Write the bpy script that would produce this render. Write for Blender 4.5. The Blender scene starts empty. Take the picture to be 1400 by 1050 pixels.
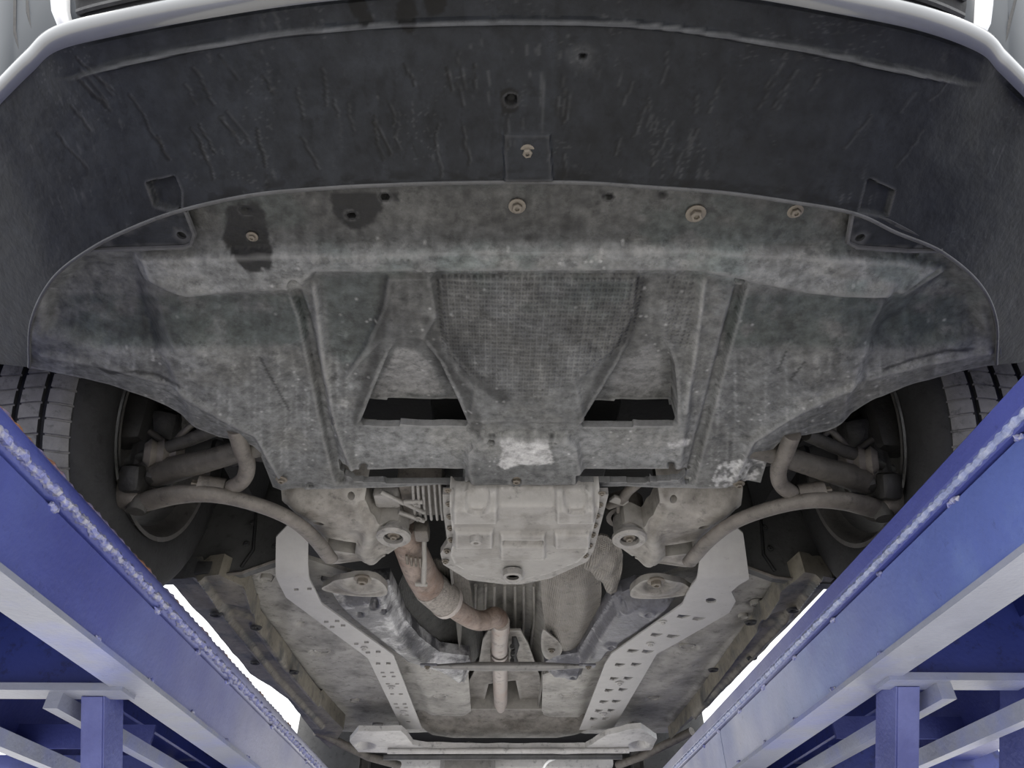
import bpy, bmesh, math, random
import numpy as np
from mathutils import Vector, Matrix
from mathutils.geometry import delaunay_2d_cdt

S = bpy.context.scene
COL = S.collection
random.seed(7)

# ------------------------------------------------------------------ camera
FPX = 950.0                                   # focal length for a 1400 px wide frame
TH = math.atan(775 / FPX)
PS = math.atan(24 / FPX * math.cos(TH))
FW = np.array([math.sin(PS) * math.cos(TH), math.cos(PS) * math.cos(TH), math.sin(TH)])
RT = np.array([math.cos(PS), -math.sin(PS), 0.0])
UP = np.cross(RT, FW)
CAM = np.array([-0.024, 0.0, 0.0])
cd = bpy.data.cameras.new('camera')
cd.sensor_fit = 'HORIZONTAL'; cd.sensor_width = 36.0; cd.lens = 36.0 * FPX / 1400.0
cd.clip_start = 0.02; cd.clip_end = 300
cam = bpy.data.objects.new('camera', cd); COL.objects.link(cam)
cam.matrix_world = Matrix(((RT[0], UP[0], -FW[0], CAM[0]), (RT[1], UP[1], -FW[1], CAM[1]),
                           (RT[2], UP[2], -FW[2], CAM[2]), (0, 0, 0, 1)))
S.camera = cam

# ------------------------------------------------------------------ light
w = bpy.data.worlds.new('sky'); S.world = w; w.use_nodes = True
bg = w.node_tree.nodes['Background']
bg.inputs[0].default_value = (0.95, 0.975, 1.0, 1); bg.inputs[1].default_value = 1.0
sl = bpy.data.lights.new('sun', 'SUN'); sl.energy = 2.4; sl.angle = math.radians(25); sl.color = (1, .965, .92)
sun = bpy.data.objects.new('sun', sl); COL.objects.link(sun)
sun.rotation_euler = Vector((.12, .80, -.60)).to_track_quat('-Z', 'Y').to_euler()      # hazy sun ahead of the car
vs = S.view_settings
vs.view_transform = 'Standard'; vs.look = 'None'; vs.gamma = 1.0; vs.use_curve_mapping = False
vs.exposure = 1.0

# ------------------------------------------------------------------ picture geometry helpers
def at(x, y, z=None, X=None, Y=None):
    r = FW + RT * (x - 700) / FPX + UP * (525 - y) / FPX
    s = z / r[2] if z is not None else ((X - CAM[0]) / r[0] if X is not None else Y / r[1])
    return CAM + r * s
def pix(X, Y, Z):
    qx, qy, qz = X - CAM[0], Y, Z
    d = qx * FW[0] + qy * FW[1] + qz * FW[2]
    return (700 + FPX * (qx * RT[0] + qy * RT[1] + qz * RT[2]) / d,
            525 - FPX * (qx * UP[0] + qy * UP[1] + qz * UP[2]) / d)
def tr(pts, z):                               # traced outline laid on the level z -> world XY
    return [tuple(at(x, y, z)[:2]) for x, y in pts]

# ------------------------------------------------------------------ numpy field helpers
def sm(a, b, x):
    t = np.clip((x - a) / (b - a), 0, 1); return t * t * (3 - 2 * t)
def dline(px, py, pts):
    best = np.full(np.shape(px), 1e9)
    for (x0, y0), (x1, y1) in zip(pts[:-1], pts[1:]):
        dx, dy = x1 - x0, y1 - y0; L = dx * dx + dy * dy + 1e-12
        t = np.clip(((px - x0) * dx + (py - y0) * dy) / L, 0, 1)
        best = np.minimum(best, np.hypot(px - x0 - t * dx, py - y0 - t * dy))
    return best
def inside(px, py, poly):
    c = np.zeros(np.shape(px), bool); n = len(poly)
    for i in range(n):
        x0, y0 = poly[i]; x1, y1 = poly[i - 1]
        if y0 == y1: continue
        c ^= ((y0 > py) != (y1 > py)) & (px < (x1 - x0) * (py - y0) / (y1 - y0) + x0)
    return c
def sdf(px, py, poly):                        # negative inside
    d = dline(px, py, list(poly) + [poly[0]])
    return np.where(inside(px, py, poly), -d, d)
def msk(px, py, poly, soft=4):                # 1 inside, 0 outside
    return sm(soft, -soft, sdf(px, py, poly))
def _h(ix, iy, s):
    n = (ix.astype(np.int64) * 374761393 + iy.astype(np.int64) * 668265263 + s * 982451653) & 0xffffffff
    n = ((n ^ (n >> 13)) * 1274126177) & 0xffffffff
    return ((n ^ (n >> 16)) & 0xffff) / 65535.0
def vn(x, y, s=0):
    x = np.asarray(x, float); y = np.asarray(y, float)
    ix, iy = np.floor(x), np.floor(y); fx, fy = x - ix, y - iy
    fx = fx * fx * (3 - 2 * fx); fy = fy * fy * (3 - 2 * fy)
    a = _h(ix, iy, s); b = _h(ix + 1, iy, s); c = _h(ix, iy + 1, s); d = _h(ix + 1, iy + 1, s)
    return (a * (1 - fx) + b * fx) * (1 - fy) + (c * (1 - fx) + d * fx) * fy
def fbm(x, y, s=0, o=4):
    t = 0; a = .5; n = 0
    for k in range(o):
        t = t + a * vn(x * 2 ** k, y * 2 ** k, s + k); n += a; a *= .55
    return t / n

# ------------------------------------------------------------------ materials
MATS = {}
def mat(name, col, rough=.6, metal=0., var=.35, vs_=14., bump=.25, bs=90., vcol=False, spec=.5, col2=None,
        c2scale=6., c2lo=.5, c2hi=.6, coat=0., emit=None, waffle=False, stretch=None, dust_sheen=None, grime=(38., .54, .64, .55), worn_highlight=None):
    if name in MATS: return MATS[name]
    m = bpy.data.materials.new(name); m.use_nodes = True; MATS[name] = m
    nt = m.node_tree; N = nt.nodes; L = nt.links
    b = N['Principled BSDF']
    tc = N.new('ShaderNodeTexCoord'); vec = tc.outputs['Object']
    if stretch:
        mp = N.new('ShaderNodeMapping'); mp.inputs['Scale'].default_value = stretch
        L.new(vec, mp.inputs[0]); vecS = mp.outputs[0]
    else: vecS = vec
    if vcol:
        at_ = N.new('ShaderNodeAttribute'); at_.attribute_name = 'Col'; base = at_.outputs['Color']
    else:
        rgb = N.new('ShaderNodeRGB'); rgb.outputs[0].default_value = (*col, 1); base = rgb.outputs[0]
    if col2:
        n2 = N.new('ShaderNodeTexNoise'); n2.inputs['Scale'].default_value = c2scale; n2.inputs['Detail'].default_value = 8
        n2.inputs['Roughness'].default_value = .65
        L.new(vecS, n2.inputs['Vector'])
        mr = N.new('ShaderNodeMapRange'); mr.inputs[1].default_value = c2lo; mr.inputs[2].default_value = c2hi
        L.new(n2.outputs['Fac'], mr.inputs[0])
        mx = N.new('ShaderNodeMix'); mx.data_type = 'RGBA'
        L.new(mr.outputs[0], mx.inputs[0]); L.new(base, mx.inputs[6]); mx.inputs[7].default_value = (*col2, 1)
        base = mx.outputs[2]
    if dust_sheen:                                   # pale dust that also paints in the grazing sheen of the far end
        dc, y0, y1, amt = dust_sheen
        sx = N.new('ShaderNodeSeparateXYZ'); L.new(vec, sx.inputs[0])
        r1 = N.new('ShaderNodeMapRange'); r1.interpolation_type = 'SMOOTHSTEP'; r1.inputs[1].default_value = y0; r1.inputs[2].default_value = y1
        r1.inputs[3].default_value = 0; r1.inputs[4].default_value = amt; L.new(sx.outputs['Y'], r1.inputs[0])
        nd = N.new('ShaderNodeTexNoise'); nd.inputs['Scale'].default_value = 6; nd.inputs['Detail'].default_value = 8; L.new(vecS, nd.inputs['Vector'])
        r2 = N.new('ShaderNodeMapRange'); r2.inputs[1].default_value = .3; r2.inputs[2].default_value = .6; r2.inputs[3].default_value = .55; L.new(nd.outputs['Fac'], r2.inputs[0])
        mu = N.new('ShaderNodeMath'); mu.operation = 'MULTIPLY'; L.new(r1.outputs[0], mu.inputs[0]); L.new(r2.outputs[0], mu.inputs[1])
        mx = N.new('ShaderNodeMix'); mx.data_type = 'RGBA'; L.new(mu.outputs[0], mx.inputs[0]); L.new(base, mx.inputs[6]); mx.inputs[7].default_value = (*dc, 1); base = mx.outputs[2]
    if var:
        n1 = N.new('ShaderNodeTexNoise'); n1.inputs['Scale'].default_value = vs_; n1.inputs['Detail'].default_value = 9
        n1.inputs['Roughness'].default_value = .7
        L.new(vecS, n1.inputs['Vector'])
        mr = N.new('ShaderNodeMapRange'); mr.inputs[1].default_value = .3; mr.inputs[2].default_value = .7
        mr.inputs[3].default_value = 1 - var; mr.inputs[4].default_value = 1 + var
        L.new(n1.outputs['Fac'], mr.inputs[0])
        vm = N.new('ShaderNodeVectorMath'); vm.operation = 'SCALE'
        L.new(base, vm.inputs[0]); L.new(mr.outputs[0], vm.inputs['Scale']); base = vm.outputs[0]
    if grime:                                  # oily specks and blotches
        gs, g0, g1, gm = grime
        ng = N.new('ShaderNodeTexNoise'); ng.inputs['Scale'].default_value = gs; ng.inputs['Detail'].default_value = 10; ng.inputs['Roughness'].default_value = .75
        L.new(vecS, ng.inputs['Vector'])
        mr = N.new('ShaderNodeMapRange'); mr.inputs[1].default_value = g0; mr.inputs[2].default_value = g1; mr.inputs[3].default_value = 1; mr.inputs[4].default_value = gm
        L.new(ng.outputs['Fac'], mr.inputs[0])
        vm = N.new('ShaderNodeVectorMath'); vm.operation = 'SCALE'; L.new(base, vm.inputs[0]); L.new(mr.outputs[0], vm.inputs['Scale']); base = vm.outputs[0]
    if worn_highlight:                                   # paler raised edges: a rubbed look that paints in edge highlights
        ge = N.new('ShaderNodeNewGeometry')
        mr = N.new('ShaderNodeMapRange'); mr.inputs[1].default_value = .505; mr.inputs[2].default_value = .56; L.new(ge.outputs['Pointiness'], mr.inputs[0])
        mx = N.new('ShaderNodeMix'); mx.data_type = 'RGBA'; mm_ = N.new('ShaderNodeMath'); mm_.operation = 'MULTIPLY'; mm_.inputs[1].default_value = .5
        L.new(mr.outputs[0], mm_.inputs[0]); L.new(mm_.outputs[0], mx.inputs[0]); L.new(base, mx.inputs[6]); mx.inputs[7].default_value = (*worn_highlight, 1); base = mx.outputs[2]
    L.new(base, b.inputs['Base Color'])
    b.inputs['Roughness'].default_value = rough; b.inputs['Metallic'].default_value = metal
    b.inputs['Specular IOR Level'].default_value = spec
    if coat: b.inputs['Coat Weight'].default_value = coat; b.inputs['Coat Roughness'].default_value = .08
    hsrc = None
    if bump:
        n3 = N.new('ShaderNodeTexNoise'); n3.inputs['Scale'].default_value = bs; n3.inputs['Detail'].default_value = 6
        L.new(vecS, n3.inputs['Vector']); hsrc = n3.outputs['Fac']
        bp = N.new('ShaderNodeBump'); bp.inputs['Strength'].default_value = bump; bp.inputs['Distance'].default_value = .004
        L.new(hsrc, bp.inputs['Height']); last = bp.outputs[0]
        if waffle:
            wa = N.new('ShaderNodeAttribute'); wa.attribute_name = 'waffle'
            hs = []
            for dr in ('X', 'Y'):
                wv = N.new('ShaderNodeTexWave'); wv.bands_direction = dr; wv.inputs['Scale'].default_value = waffle
                wv.inputs['Distortion'].default_value = .6; wv.inputs['Detail'].default_value = 1
                L.new(vec, wv.inputs['Vector']); hs.append(wv.outputs['Fac'])
            mm = N.new('ShaderNodeMath'); mm.operation = 'MULTIPLY'; L.new(hs[0], mm.inputs[0]); L.new(hs[1], mm.inputs[1])
            m2 = N.new('ShaderNodeMath'); m2.operation = 'MULTIPLY'; L.new(mm.outputs[0], m2.inputs[0]); L.new(wa.outputs['Fac'], m2.inputs[1])
            bp2 = N.new('ShaderNodeBump'); bp2.inputs['Strength'].default_value = .9; bp2.inputs['Distance'].default_value = .003
            L.new(m2.outputs[0], bp2.inputs['Height']); L.new(last, bp2.inputs['Normal']); last = bp2.outputs[0]
        L.new(last, b.inputs['Normal'])
    return m

M_BUMP = mat('worn_black_plastic', (.03, .033, .04), .55, var=.45, vs_=40, bump=.15, bs=160, vcol=True, spec=.2, grime=(45., .54, .62, .7), worn_highlight=(.07, .07, .075))
M_PAINT = mat('grey_body_paint', (.10, .102, .106), .28, var=.06, bump=0, coat=.9, grime=None)
M_FACE = mat('slate_body_paint', (.02, .025, .032), .42, var=.06, bump=0, spec=.35, grime=None)
M_TRAY = mat('scuffed_undertray_plastic', (.1, .1, .1), .62, var=.5, vs_=70, bump=.45, bs=120, vcol=True, spec=.4, waffle=40., grime=(55., .53, .62, .6), worn_highlight=(.2, .2, .2))
M_EDGE = mat('scuffed_edge_plastic', (.05, .05, .052), .5, var=.3, vs_=30)
M_BLACK = mat('matt_black_plastic', (.012, .012, .013), .7, var=.3)
M_DARK = mat('dark_liner_plastic', (.03, .03, .031), .6, var=.3, vs_=10)
M_LINER = mat('grey_arch_liner', (.06, .06, .06), .6, var=.3, vs_=10)
M_STEEL = mat('dusty_steel', worn_highlight=(.32, .31, .29), col=(.2, .187, .17), rough=.6, var=.35, vs_=20, bump=.25, col2=(.085, .075, .065), c2scale=9, c2lo=.48, c2hi=.66)
M_ALU = mat('cast_aluminium', (.25, .24, .228), .5, .25, var=.2, vs_=30, bump=.2, bs=200)
M_PAN = mat('gearbox_pan_alloy', (.25, .24, .228), .5, .15, worn_highlight=(.4, .39, .375), grime=(30., .56, .66, .6), var=.16, vs_=16, bump=.15, bs=180, col2=(.19, .18, .168), c2scale=11)
M_PLATE = mat('galvanised_plate', (.36, .352, .345), .5, .1, var=.08, vs_=20, bump=.06, grime=(60., .6, .68, .7))
M_FLOOR = mat('dusty_floor_panel', (.3, .29, .27), .6, var=.28, vs_=12, bump=.3, bs=40, col2=(.15, .145, .135), c2scale=7, c2lo=.5, c2hi=.68)
M_RAIL = mat('worn_chassis_rail', (.07, .07, .078), .35, .3, var=.45, vs_=16, bump=.35, bs=120, col2=(.38, .38, .39), c2scale=9, c2lo=.5, c2hi=.62)
M_RAIL2 = mat('dark_chassis_rail', (.1, .1, .115), .38, .25, var=.4, vs_=20, bump=.3, bs=120, col2=(.3, .3, .31), c2scale=14, c2lo=.58, c2hi=.7)
M_RUST = mat('rusty_exhaust_steel', (.25, .20, .172), .65, .1, var=.3, vs_=40, bump=.35, bs=200, col2=(.15, .095, .07), c2scale=9, c2lo=.45, c2hi=.65)
M_PIPE = mat('clean_exhaust_steel', (.4, .36, .335), .5, .2, var=.12, vs_=20, bump=.1, col2=(.34, .25, .2), c2scale=5, c2lo=.52, c2hi=.7)
M_RUBBER = mat('tyre_rubber', (.022, .022, .023), .75, var=.3, vs_=30, bump=.2, bs=150)
M_TREAD = mat('dusty_tyre_tread', (.19, .185, .175), .8, var=.25, vs_=30, bump=.3, bs=160)
M_RIM = mat('dirty_alloy_rim', (.13, .125, .12), .5, .4, var=.25, vs_=16)
M_ARM = mat('dirty_suspension_steel', (.125, .112, .10), .6, .1, var=.35, vs_=24, bump=.3, bs=120)
M_ARMM = mat('worn_suspension_steel', (.075, .068, .06), .6, .1, var=.35, vs_=24, bump=.3, bs=120)
M_ARMD = mat('dark_suspension_steel', (.05, .047, .043), .6, .1, var=.35, vs_=24, bump=.3, bs=120)
M_KN = mat('dark_knuckle_iron', (.022, .021, .02), .55, .1, var=.4, vs_=24, bump=.3, bs=120)  # even, near-black base colour
M_BOLT = mat('zinc_bolt', (.16, .14, .115), .5, .4, var=.35, vs_=80, bump=.2)
M_SHIELD = mat('embossed_heat_shield', (.21, .195, .175), .5, .35, var=.2, vs_=30, bump=.15, waffle=70.)
M_SHIELDD = mat('dark_heat_shield', (.06, .06, .058), .55, .3, var=.3, vs_=30, bump=.15, waffle=70.)
M_TRIM = mat('bright_lamp_trim', (.72, .73, .74), .25, .2, var=.05, bump=0, grime=None)
M_BLUE = mat('blue_lift_paint', (.06, .075, .29), .33, var=.12, vs_=5, bump=.22, bs=120, col2=(.085, .11, .34), c2scale=2.2, c2lo=.45, c2hi=.62, spec=.7, dust_sheen=((.50, .51, .60), .9, 2.3, .85), grime=(60., .6, .68, .7))
M_BLUEC = mat('plain_blue_lift_paint', (.042, .053, .21), .36, var=.15, vs_=6, bump=.25, bs=120, col2=(.075, .09, .26), c2scale=3, c2lo=.45, c2hi=.62, grime=(60., .6, .68, .7))
M_BLUE2 = mat('sky_blue_lift_paint', (.09, .13, .38), .33, var=.12, vs_=5, bump=.22, bs=120, col2=(.15, .22, .45), c2scale=2.2, c2lo=.45, c2hi=.62, spec=.7, dust_sheen=((.55, .56, .64), .8, 2.0, .85), grime=(60., .6, .68, .7))
M_BLUED = mat('dark_blue_lift_paint', (.02, .032, .17), .45, var=.15, vs_=5, bump=.15, bs=110)
M_FLANGE = mat('pale_blue_lift_paint', (.22, .235, .30), .38, var=.12, vs_=6, bump=.22, bs=120, col2=(.16, .19, .42), c2scale=2.5, c2lo=.5, c2hi=.66, grime=(60., .6, .68, .7))
M_WELD = mat('painted_weld_bead', (.18, .2, .45), .3, var=.3, vs_=60, bump=.8, bs=150, col2=(.40, .40, .47), c2scale=90, c2lo=.45, c2hi=.62)
M_WELD2 = mat('pale_painted_weld', (.22, .26, .46), .35, var=.2, vs_=60, bump=.5, bs=150, col2=(.34, .37, .5), c2scale=60, c2lo=.45, c2hi=.65)
M_CHIP = mat('rusty_chipped_edge', (.16, .14, .24), .6, var=.4, vs_=60, bump=.8, bs=120, col2=(.24, .11, .05), c2scale=14, c2lo=.5, c2hi=.6)
M_CONC = mat('pale_concrete', (.56, .54, .51), .85, var=.15, vs_=1.2, bump=.3, bs=30)

# ------------------------------------------------------------------ mesh helpers
def obj(name, v, f, m, parent=None, smooth=True, col=None, waffle=None, kind=None, sharp=None):
    me = bpy.data.meshes.new(name)
    me.from_pydata([tuple(map(float, p)) for p in v], [], [tuple(map(int, q)) for q in f])
    me.materials.append(m)
    if smooth: me.polygons.foreach_set('use_smooth', [True] * len(me.polygons))
    if col is not None:
        a = me.color_attributes.new('Col', 'FLOAT_COLOR', 'POINT')
        c = np.ones((len(v), 4), np.float32); c[:len(col), :3] = col
        a.data.foreach_set('color', c.ravel())
    if waffle is not None:
        a = me.attributes.new('waffle', 'FLOAT', 'POINT')
        ww = np.zeros(len(v), np.float32); ww[:len(waffle)] = waffle
        a.data.foreach_set('value', ww)
    me.update()
    if smooth and sharp: me.set_sharp_from_angle(angle=math.radians(sharp))
    o = bpy.data.objects.new(name, me); COL.objects.link(o)
    if parent: o.parent = parent
    if kind: o['kind'] = kind
    return o
def share(name, src, parent, loc=(0, 0, 0), rot=(0, 0, 0), scale=(1, 1, 1)):
    o = bpy.data.objects.new(name, src.data if hasattr(src, 'data') else src); COL.objects.link(o)
    o.location = tuple(map(float, loc)); o.rotation_euler = rot; o.scale = scale; o.parent = parent
    return o
def empty(name, loc=(0, 0, 0), parent=None):
    o = bpy.data.objects.new(name, None); COL.objects.link(o); o.location = loc; o.empty_display_size = .1
    if parent: o.parent = parent
    return o
def mirror(o, name=None, parent=None):
    """a mirrored copy (about the car's centre plane) with its own mesh"""
    me = o.data.copy(); n = len(me.vertices)
    co = np.zeros(n * 3); me.vertices.foreach_get('co', co); co[0::3] *= -1; me.vertices.foreach_set('co', co)
    me.flip_normals()
    c = bpy.data.objects.new(name or o.name.split('.')[0], me); COL.objects.link(c)
    c.parent = parent or o.parent
    l = o.location.copy(); l.x *= -1; c.location = l
    c.rotation_euler = (o.rotation_euler.x, -o.rotation_euler.y, -o.rotation_euler.z); c.scale = o.scale
    for k in o.keys(): c[k] = o[k]
    return c

def resample(poly, sp, closed=True):
    out = []; n = len(poly)
    for i in range(n if closed else n - 1):
        a = np.array(poly[i], float); b = np.array(poly[(i + 1) % n], float)
        k = max(1, int(round(np.linalg.norm(b - a) / sp)))
        out += [tuple(a + (b - a) * j / k) for j in range(k)]
    if not closed: out.append(tuple(poly[-1]))
    return out
def spline(pts, k=8):
    P = [np.array(p, float) for p in pts]; P = [2 * P[0] - P[1]] + P + [2 * P[-1] - P[-2]]; out = []
    for i in range(1, len(P) - 2):
        for j in range(k):
            t = j / k
            out.append(.5 * (2 * P[i] + (P[i + 1] - P[i - 1]) * t + (2 * P[i - 1] - 5 * P[i] + 4 * P[i + 1] - P[i + 2]) * t * t +
                             (3 * P[i] - P[i - 1] - 3 * P[i + 1] + P[i + 2]) * t ** 3))
    out.append(P[-2]); return out
def sclosed(pts, k=4):
    n = len(pts); P = [np.array(p, float) for p in pts]; out = []
    for i in range(n):
        a, b, c, d = P[i - 1], P[i], P[(i + 1) % n], P[(i + 2) % n]
        for j in range(k):
            t = j / k
            out.append(tuple(.5 * (2 * b + (c - a) * t + (2 * a - 5 * b + 4 * c - d) * t * t + (3 * b - a - 3 * c + d) * t ** 3)))
    return out
def panel(name, outline, m, parent, sp=.01, z=None, zf=None, thick=.003, holes=(), feats=(), cf=None, wf=None,
          kill=None, solid=False, smooth=True, kind=None, sharp=35, flip=False, jit=.0):
    """a sheet over a world-XY outline; zf(X,Y)->Z, skirt/back face upwards"""
    ob = resample(outline, sp); pts = list(ob); n0 = len(ob)
    ed = [(i, (i + 1) % n0) for i in range(n0)]
    hb = []
    for h in holes:
        r = resample(h, sp); s = len(pts); pts += r; hb.append(h)
        ed += [(s + i, s + (i + 1) % len(r)) for i in range(len(r))]
    A = np.array(outline); x0, y0 = A.min(0); x1, y1 = A.max(0)
    gx, gy = np.meshgrid(np.arange(x0 + sp / 2, x1, sp), np.arange(y0 + sp / 2, y1, sp))
    gx = gx.copy(); gx[1::2] += sp * .5; gx = gx.ravel(); gy = gy.ravel()
    ok = inside(gx, gy, outline) & (dline(gx, gy, list(outline) + [outline[0]]) > sp * .55)
    for h in holes: ok &= ~inside(gx, gy, h) & (dline(gx, gy, list(h) + [h[0]]) > sp * .55)
    for fl, off in feats: ok &= dline(gx, gy, fl) > off + sp * .45
    pts += list(zip(gx[ok], gy[ok]))
    for fl, off in feats:
        for s_ in (-off, off):
            q = np.array(resample(fl, sp * .8, False)); t = np.gradient(q, axis=0)
            nn = np.stack([-t[:, 1], t[:, 0]], 1); nn /= np.linalg.norm(nn, axis=1)[:, None] + 1e-9
            q = q + nn * s_
            k = inside(q[:, 0], q[:, 1], outline) & (dline(q[:, 0], q[:, 1], list(outline) + [outline[0]]) > sp * .3)
            for h in holes: k &= ~inside(q[:, 0], q[:, 1], h) & (dline(q[:, 0], q[:, 1], list(h) + [h[0]]) > sp * .3)
            pts += [tuple(p) for p in q[k]]
    r = delaunay_2d_cdt([Vector(p) for p in pts], ed, [], 0, 1e-7, False)
    V = np.array([(p.x, p.y) for p in r[0]]); F = np.array([tuple(t) for t in r[2]], int)
    c = V[F].mean(1)
    k = inside(c[:, 0], c[:, 1], outline)
    for h in holes: k &= ~inside(c[:, 0], c[:, 1], h)
    F = F[k]
    Z = zf(V[:, 0], V[:, 1]) if zf else np.full(len(V), z)
    if kill is not None:
        cz = Z[F].mean(1); cc = V[F].mean(1); F = F[~kill(cc[:, 0], cc[:, 1], np.ptp(Z[F], axis=1))]
    # faces look down (the seen side)
    a, b_, cc = V[F[:, 0]], V[F[:, 1]], V[F[:, 2]]
    area = (b_[:, 0] - a[:, 0]) * (cc[:, 1] - a[:, 1]) - (b_[:, 1] - a[:, 1]) * (cc[:, 0] - a[:, 0])
    F[area > 0] = F[area > 0][:, ::-1]
    n = len(V); faces = [tuple(t) for t in F]
    cnt = {}
    for t in faces:
        for i in range(3):
            e = (t[i], t[(i + 1) % 3]); cnt[e] = 1
    bd = [e for e in cnt if (e[1], e[0]) not in cnt]
    V3 = np.column_stack([V, Z]); up = V3.copy(); up[:, 2] += thick
    if solid:
        allv = np.vstack([V3, up]); faces += [(t[2] + n, t[1] + n, t[0] + n) for t in faces]
        faces += [(e[1], e[0], e[0] + n, e[1] + n) for e in bd]
    else:
        ids = sorted({i for e in bd for i in e}); mp = {i: n + j for j, i in enumerate(ids)}
        allv = np.vstack([V3, up[ids]]); faces += [(e[1], e[0], mp[e[0]], mp[e[1]]) for e in bd]
    col = wf_ = None
    if cf is not None:
        col = cf(V3[:, 0], V3[:, 1], V3[:, 2]); col = np.vstack([col, col]) if solid else np.vstack([col, col[ids]])
    if wf is not None:
        wf_ = wf(V3[:, 0], V3[:, 1], V3[:, 2])
    return obj(name, allv, faces, m, parent, smooth, col, wf_, kind, sharp)

def tube(name, path, rad, m, parent, n=12, cap=True, flat=1.0, sharp=None, upv=(0, 0, 1)):
    P = [np.array(p, float) for p in path]; k = len(P)
    R = [rad] * k if np.isscalar(rad) else list(rad)
    v = []; f = []
    prev = None
    for i in range(k):
        t = P[min(i + 1, k - 1)] - P[max(i - 1, 0)]; t /= np.linalg.norm(t)
        if prev is None:
            a = np.cross(t, np.array(upv, float)); 
            if np.linalg.norm(a) < 1e-3: a = np.cross(t, np.array([1., 0, 0]))
        else: a = prev - t * (prev @ t)
        a /= np.linalg.norm(a); b = np.cross(t, a); prev = a
        for j in range(n):
            q = 2 * math.pi * j / n
            v.append(P[i] + a * math.cos(q) * R[i] + b * math.sin(q) * R[i] * flat)
    for i in range(k - 1):
        for j in range(n):
            f.append((i * n + j, i * n + (j + 1) % n, (i + 1) * n + (j + 1) % n, (i + 1) * n + j))
    if cap: f.append(tuple(range(n))[::-1]); f.append(tuple((k - 1) * n + j for j in range(n)))
    return obj(name, v, f, m, parent, True, sharp=sharp or 50)
def lathe_v(prof, c, ax, n=32):
    """prof: (along, radius)"""
    ax = np.array(ax, float); ax /= np.linalg.norm(ax)
    a = np.cross(ax, [0, 0, 1.]) if abs(ax[2]) < .9 else np.cross(ax, [1., 0, 0]); a /= np.linalg.norm(a); b = np.cross(ax, a)
    v = []; f = []; c = np.array(c, float)
    for h, r in prof:
        for j in range(n):
            q = 2 * math.pi * j / n; v.append(c + ax * h + (a * math.cos(q) + b * math.sin(q)) * r)
    k = len(prof)
    for i in range(k - 1):
        for j in range(n):
            f.append((i * n + j, i * n + (j + 1) % n, (i + 1) * n + (j + 1) % n, (i + 1) * n + j))
    return v, f
def lathe(name, prof, c, ax, m, parent, n=32, cap=True, sharp=40):
    v, f = lathe_v(prof, c, ax, n)
    if cap:
        if prof[0][1] > 1e-5: f.append(tuple(range(n))[::-1])
        if prof[-1][1] > 1e-5: f.append(tuple((len(prof) - 1) * n + j for j in range(n)))
    return obj(name, v, f, m, parent, True, sharp=sharp)
def boxv(c, s, R=None, bev=0.):
    c = np.array(c, float); bm = bmesh.new(); bmesh.ops.create_cube(bm, size=1)
    for q in bm.verts: q.co = Vector((q.co.x * s[0], q.co.y * s[1], q.co.z * s[2]))
    if bev: bmesh.ops.bevel(bm, geom=bm.edges[:], offset=bev, segments=2, affect='EDGES', profile=.5)
    bm.verts.index_update()
    v = [np.array(q.co) for q in bm.verts]; f = [tuple(x.index for x in q.verts) for q in bm.faces]; bm.free()
    if R is not None: v = [np.array(R) @ p for p in v]
    return [p + c for p in v], f
def box(name, c, s, m, parent, R=None, bev=.002, smooth=True):
    v, f = boxv(c, s, R, bev); return obj(name, v, f, m, parent, smooth, sharp=40)
def joinvf(parts):
    V = []; F = []
    for v, f in parts:
        n = len(V); V += list(v); F += [tuple(i + n for i in q) for q in f]
    return V, F
def extr(name, prof, y0, y1, m, parent, bev=False, xoff=0):
    """profile polygon in (X,Z) extruded along Y, closed"""
    n = len(prof); v = [(x + xoff, y0, z) for x, z in prof] + [(x + xoff, y1, z) for x, z in prof]
    f = [(i, (i + 1) % n, n + (i + 1) % n, n + i) for i in range(n)] + [tuple(range(n))[::-1], tuple(range(n, 2 * n))]
    return obj(name, v, f, m, parent, False)
def rotm(x=0, y=0, z=0):
    return np.array(Matrix.Rotation(z, 3, 'Z') @ Matrix.Rotation(y, 3, 'Y') @ Matrix.Rotation(x, 3, 'X'))
def circ(c, rx, ry=None, n=12):
    ry = ry or rx
    return [(c[0] + rx * math.cos(2 * math.pi * i / n), c[1] + ry * math.sin(2 * math.pi * i / n)) for i in range(n)]

# hex bolt with washer, looking down (-Z), unit: washer radius 1
def bolt_mesh():
    wv, wf = lathe_v([(0, 1.0), (.18, 1.0), (.22, .92), (.22, 0.0)], (0, 0, 0), (0, 0, -1), 16)
    hv, hf = lathe_v([(.2, .62), (.62, .62), (.72, .52), (.72, .3), (.5, .28), (.5, 0)], (0, 0, 0), (0, 0, -1), 6)
    return joinvf([(wv, wf), (hv, hf)])
_bm = None
def bolt(x, y, z, r, parent, m=None, name='bolt', rot=None):
    global _bm
    m = m or M_BOLT
    key = 'bolt_' + m.name
    me = bpy.data.meshes.get(key)
    if me is None:
        v, f = bolt_mesh(); o = obj(key, v, f, m, None, True, sharp=30); me = o.data; me.name = key
        bpy.data.objects.remove(o)
    return share(name, me, parent, (x, y, z), rot or (0, 0, random.random()), (r, r, r))
def boltpx(px, py, z, rpx, parent, **k):
    p = at(px, py, z); d = (p - CAM) @ FW
    return bolt(p[0], p[1], p[2], rpx * d / FPX, parent, **k)

# ================================================================== SETTING
fl = obj('floor', [(-30, -25, -1.3), (30, -25, -1.3), (30, 35, -1.3), (-30, 35, -1.3)], [(0, 1, 2, 3)], M_CONC, None, False)
fl['kind'] = 'structure'

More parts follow.
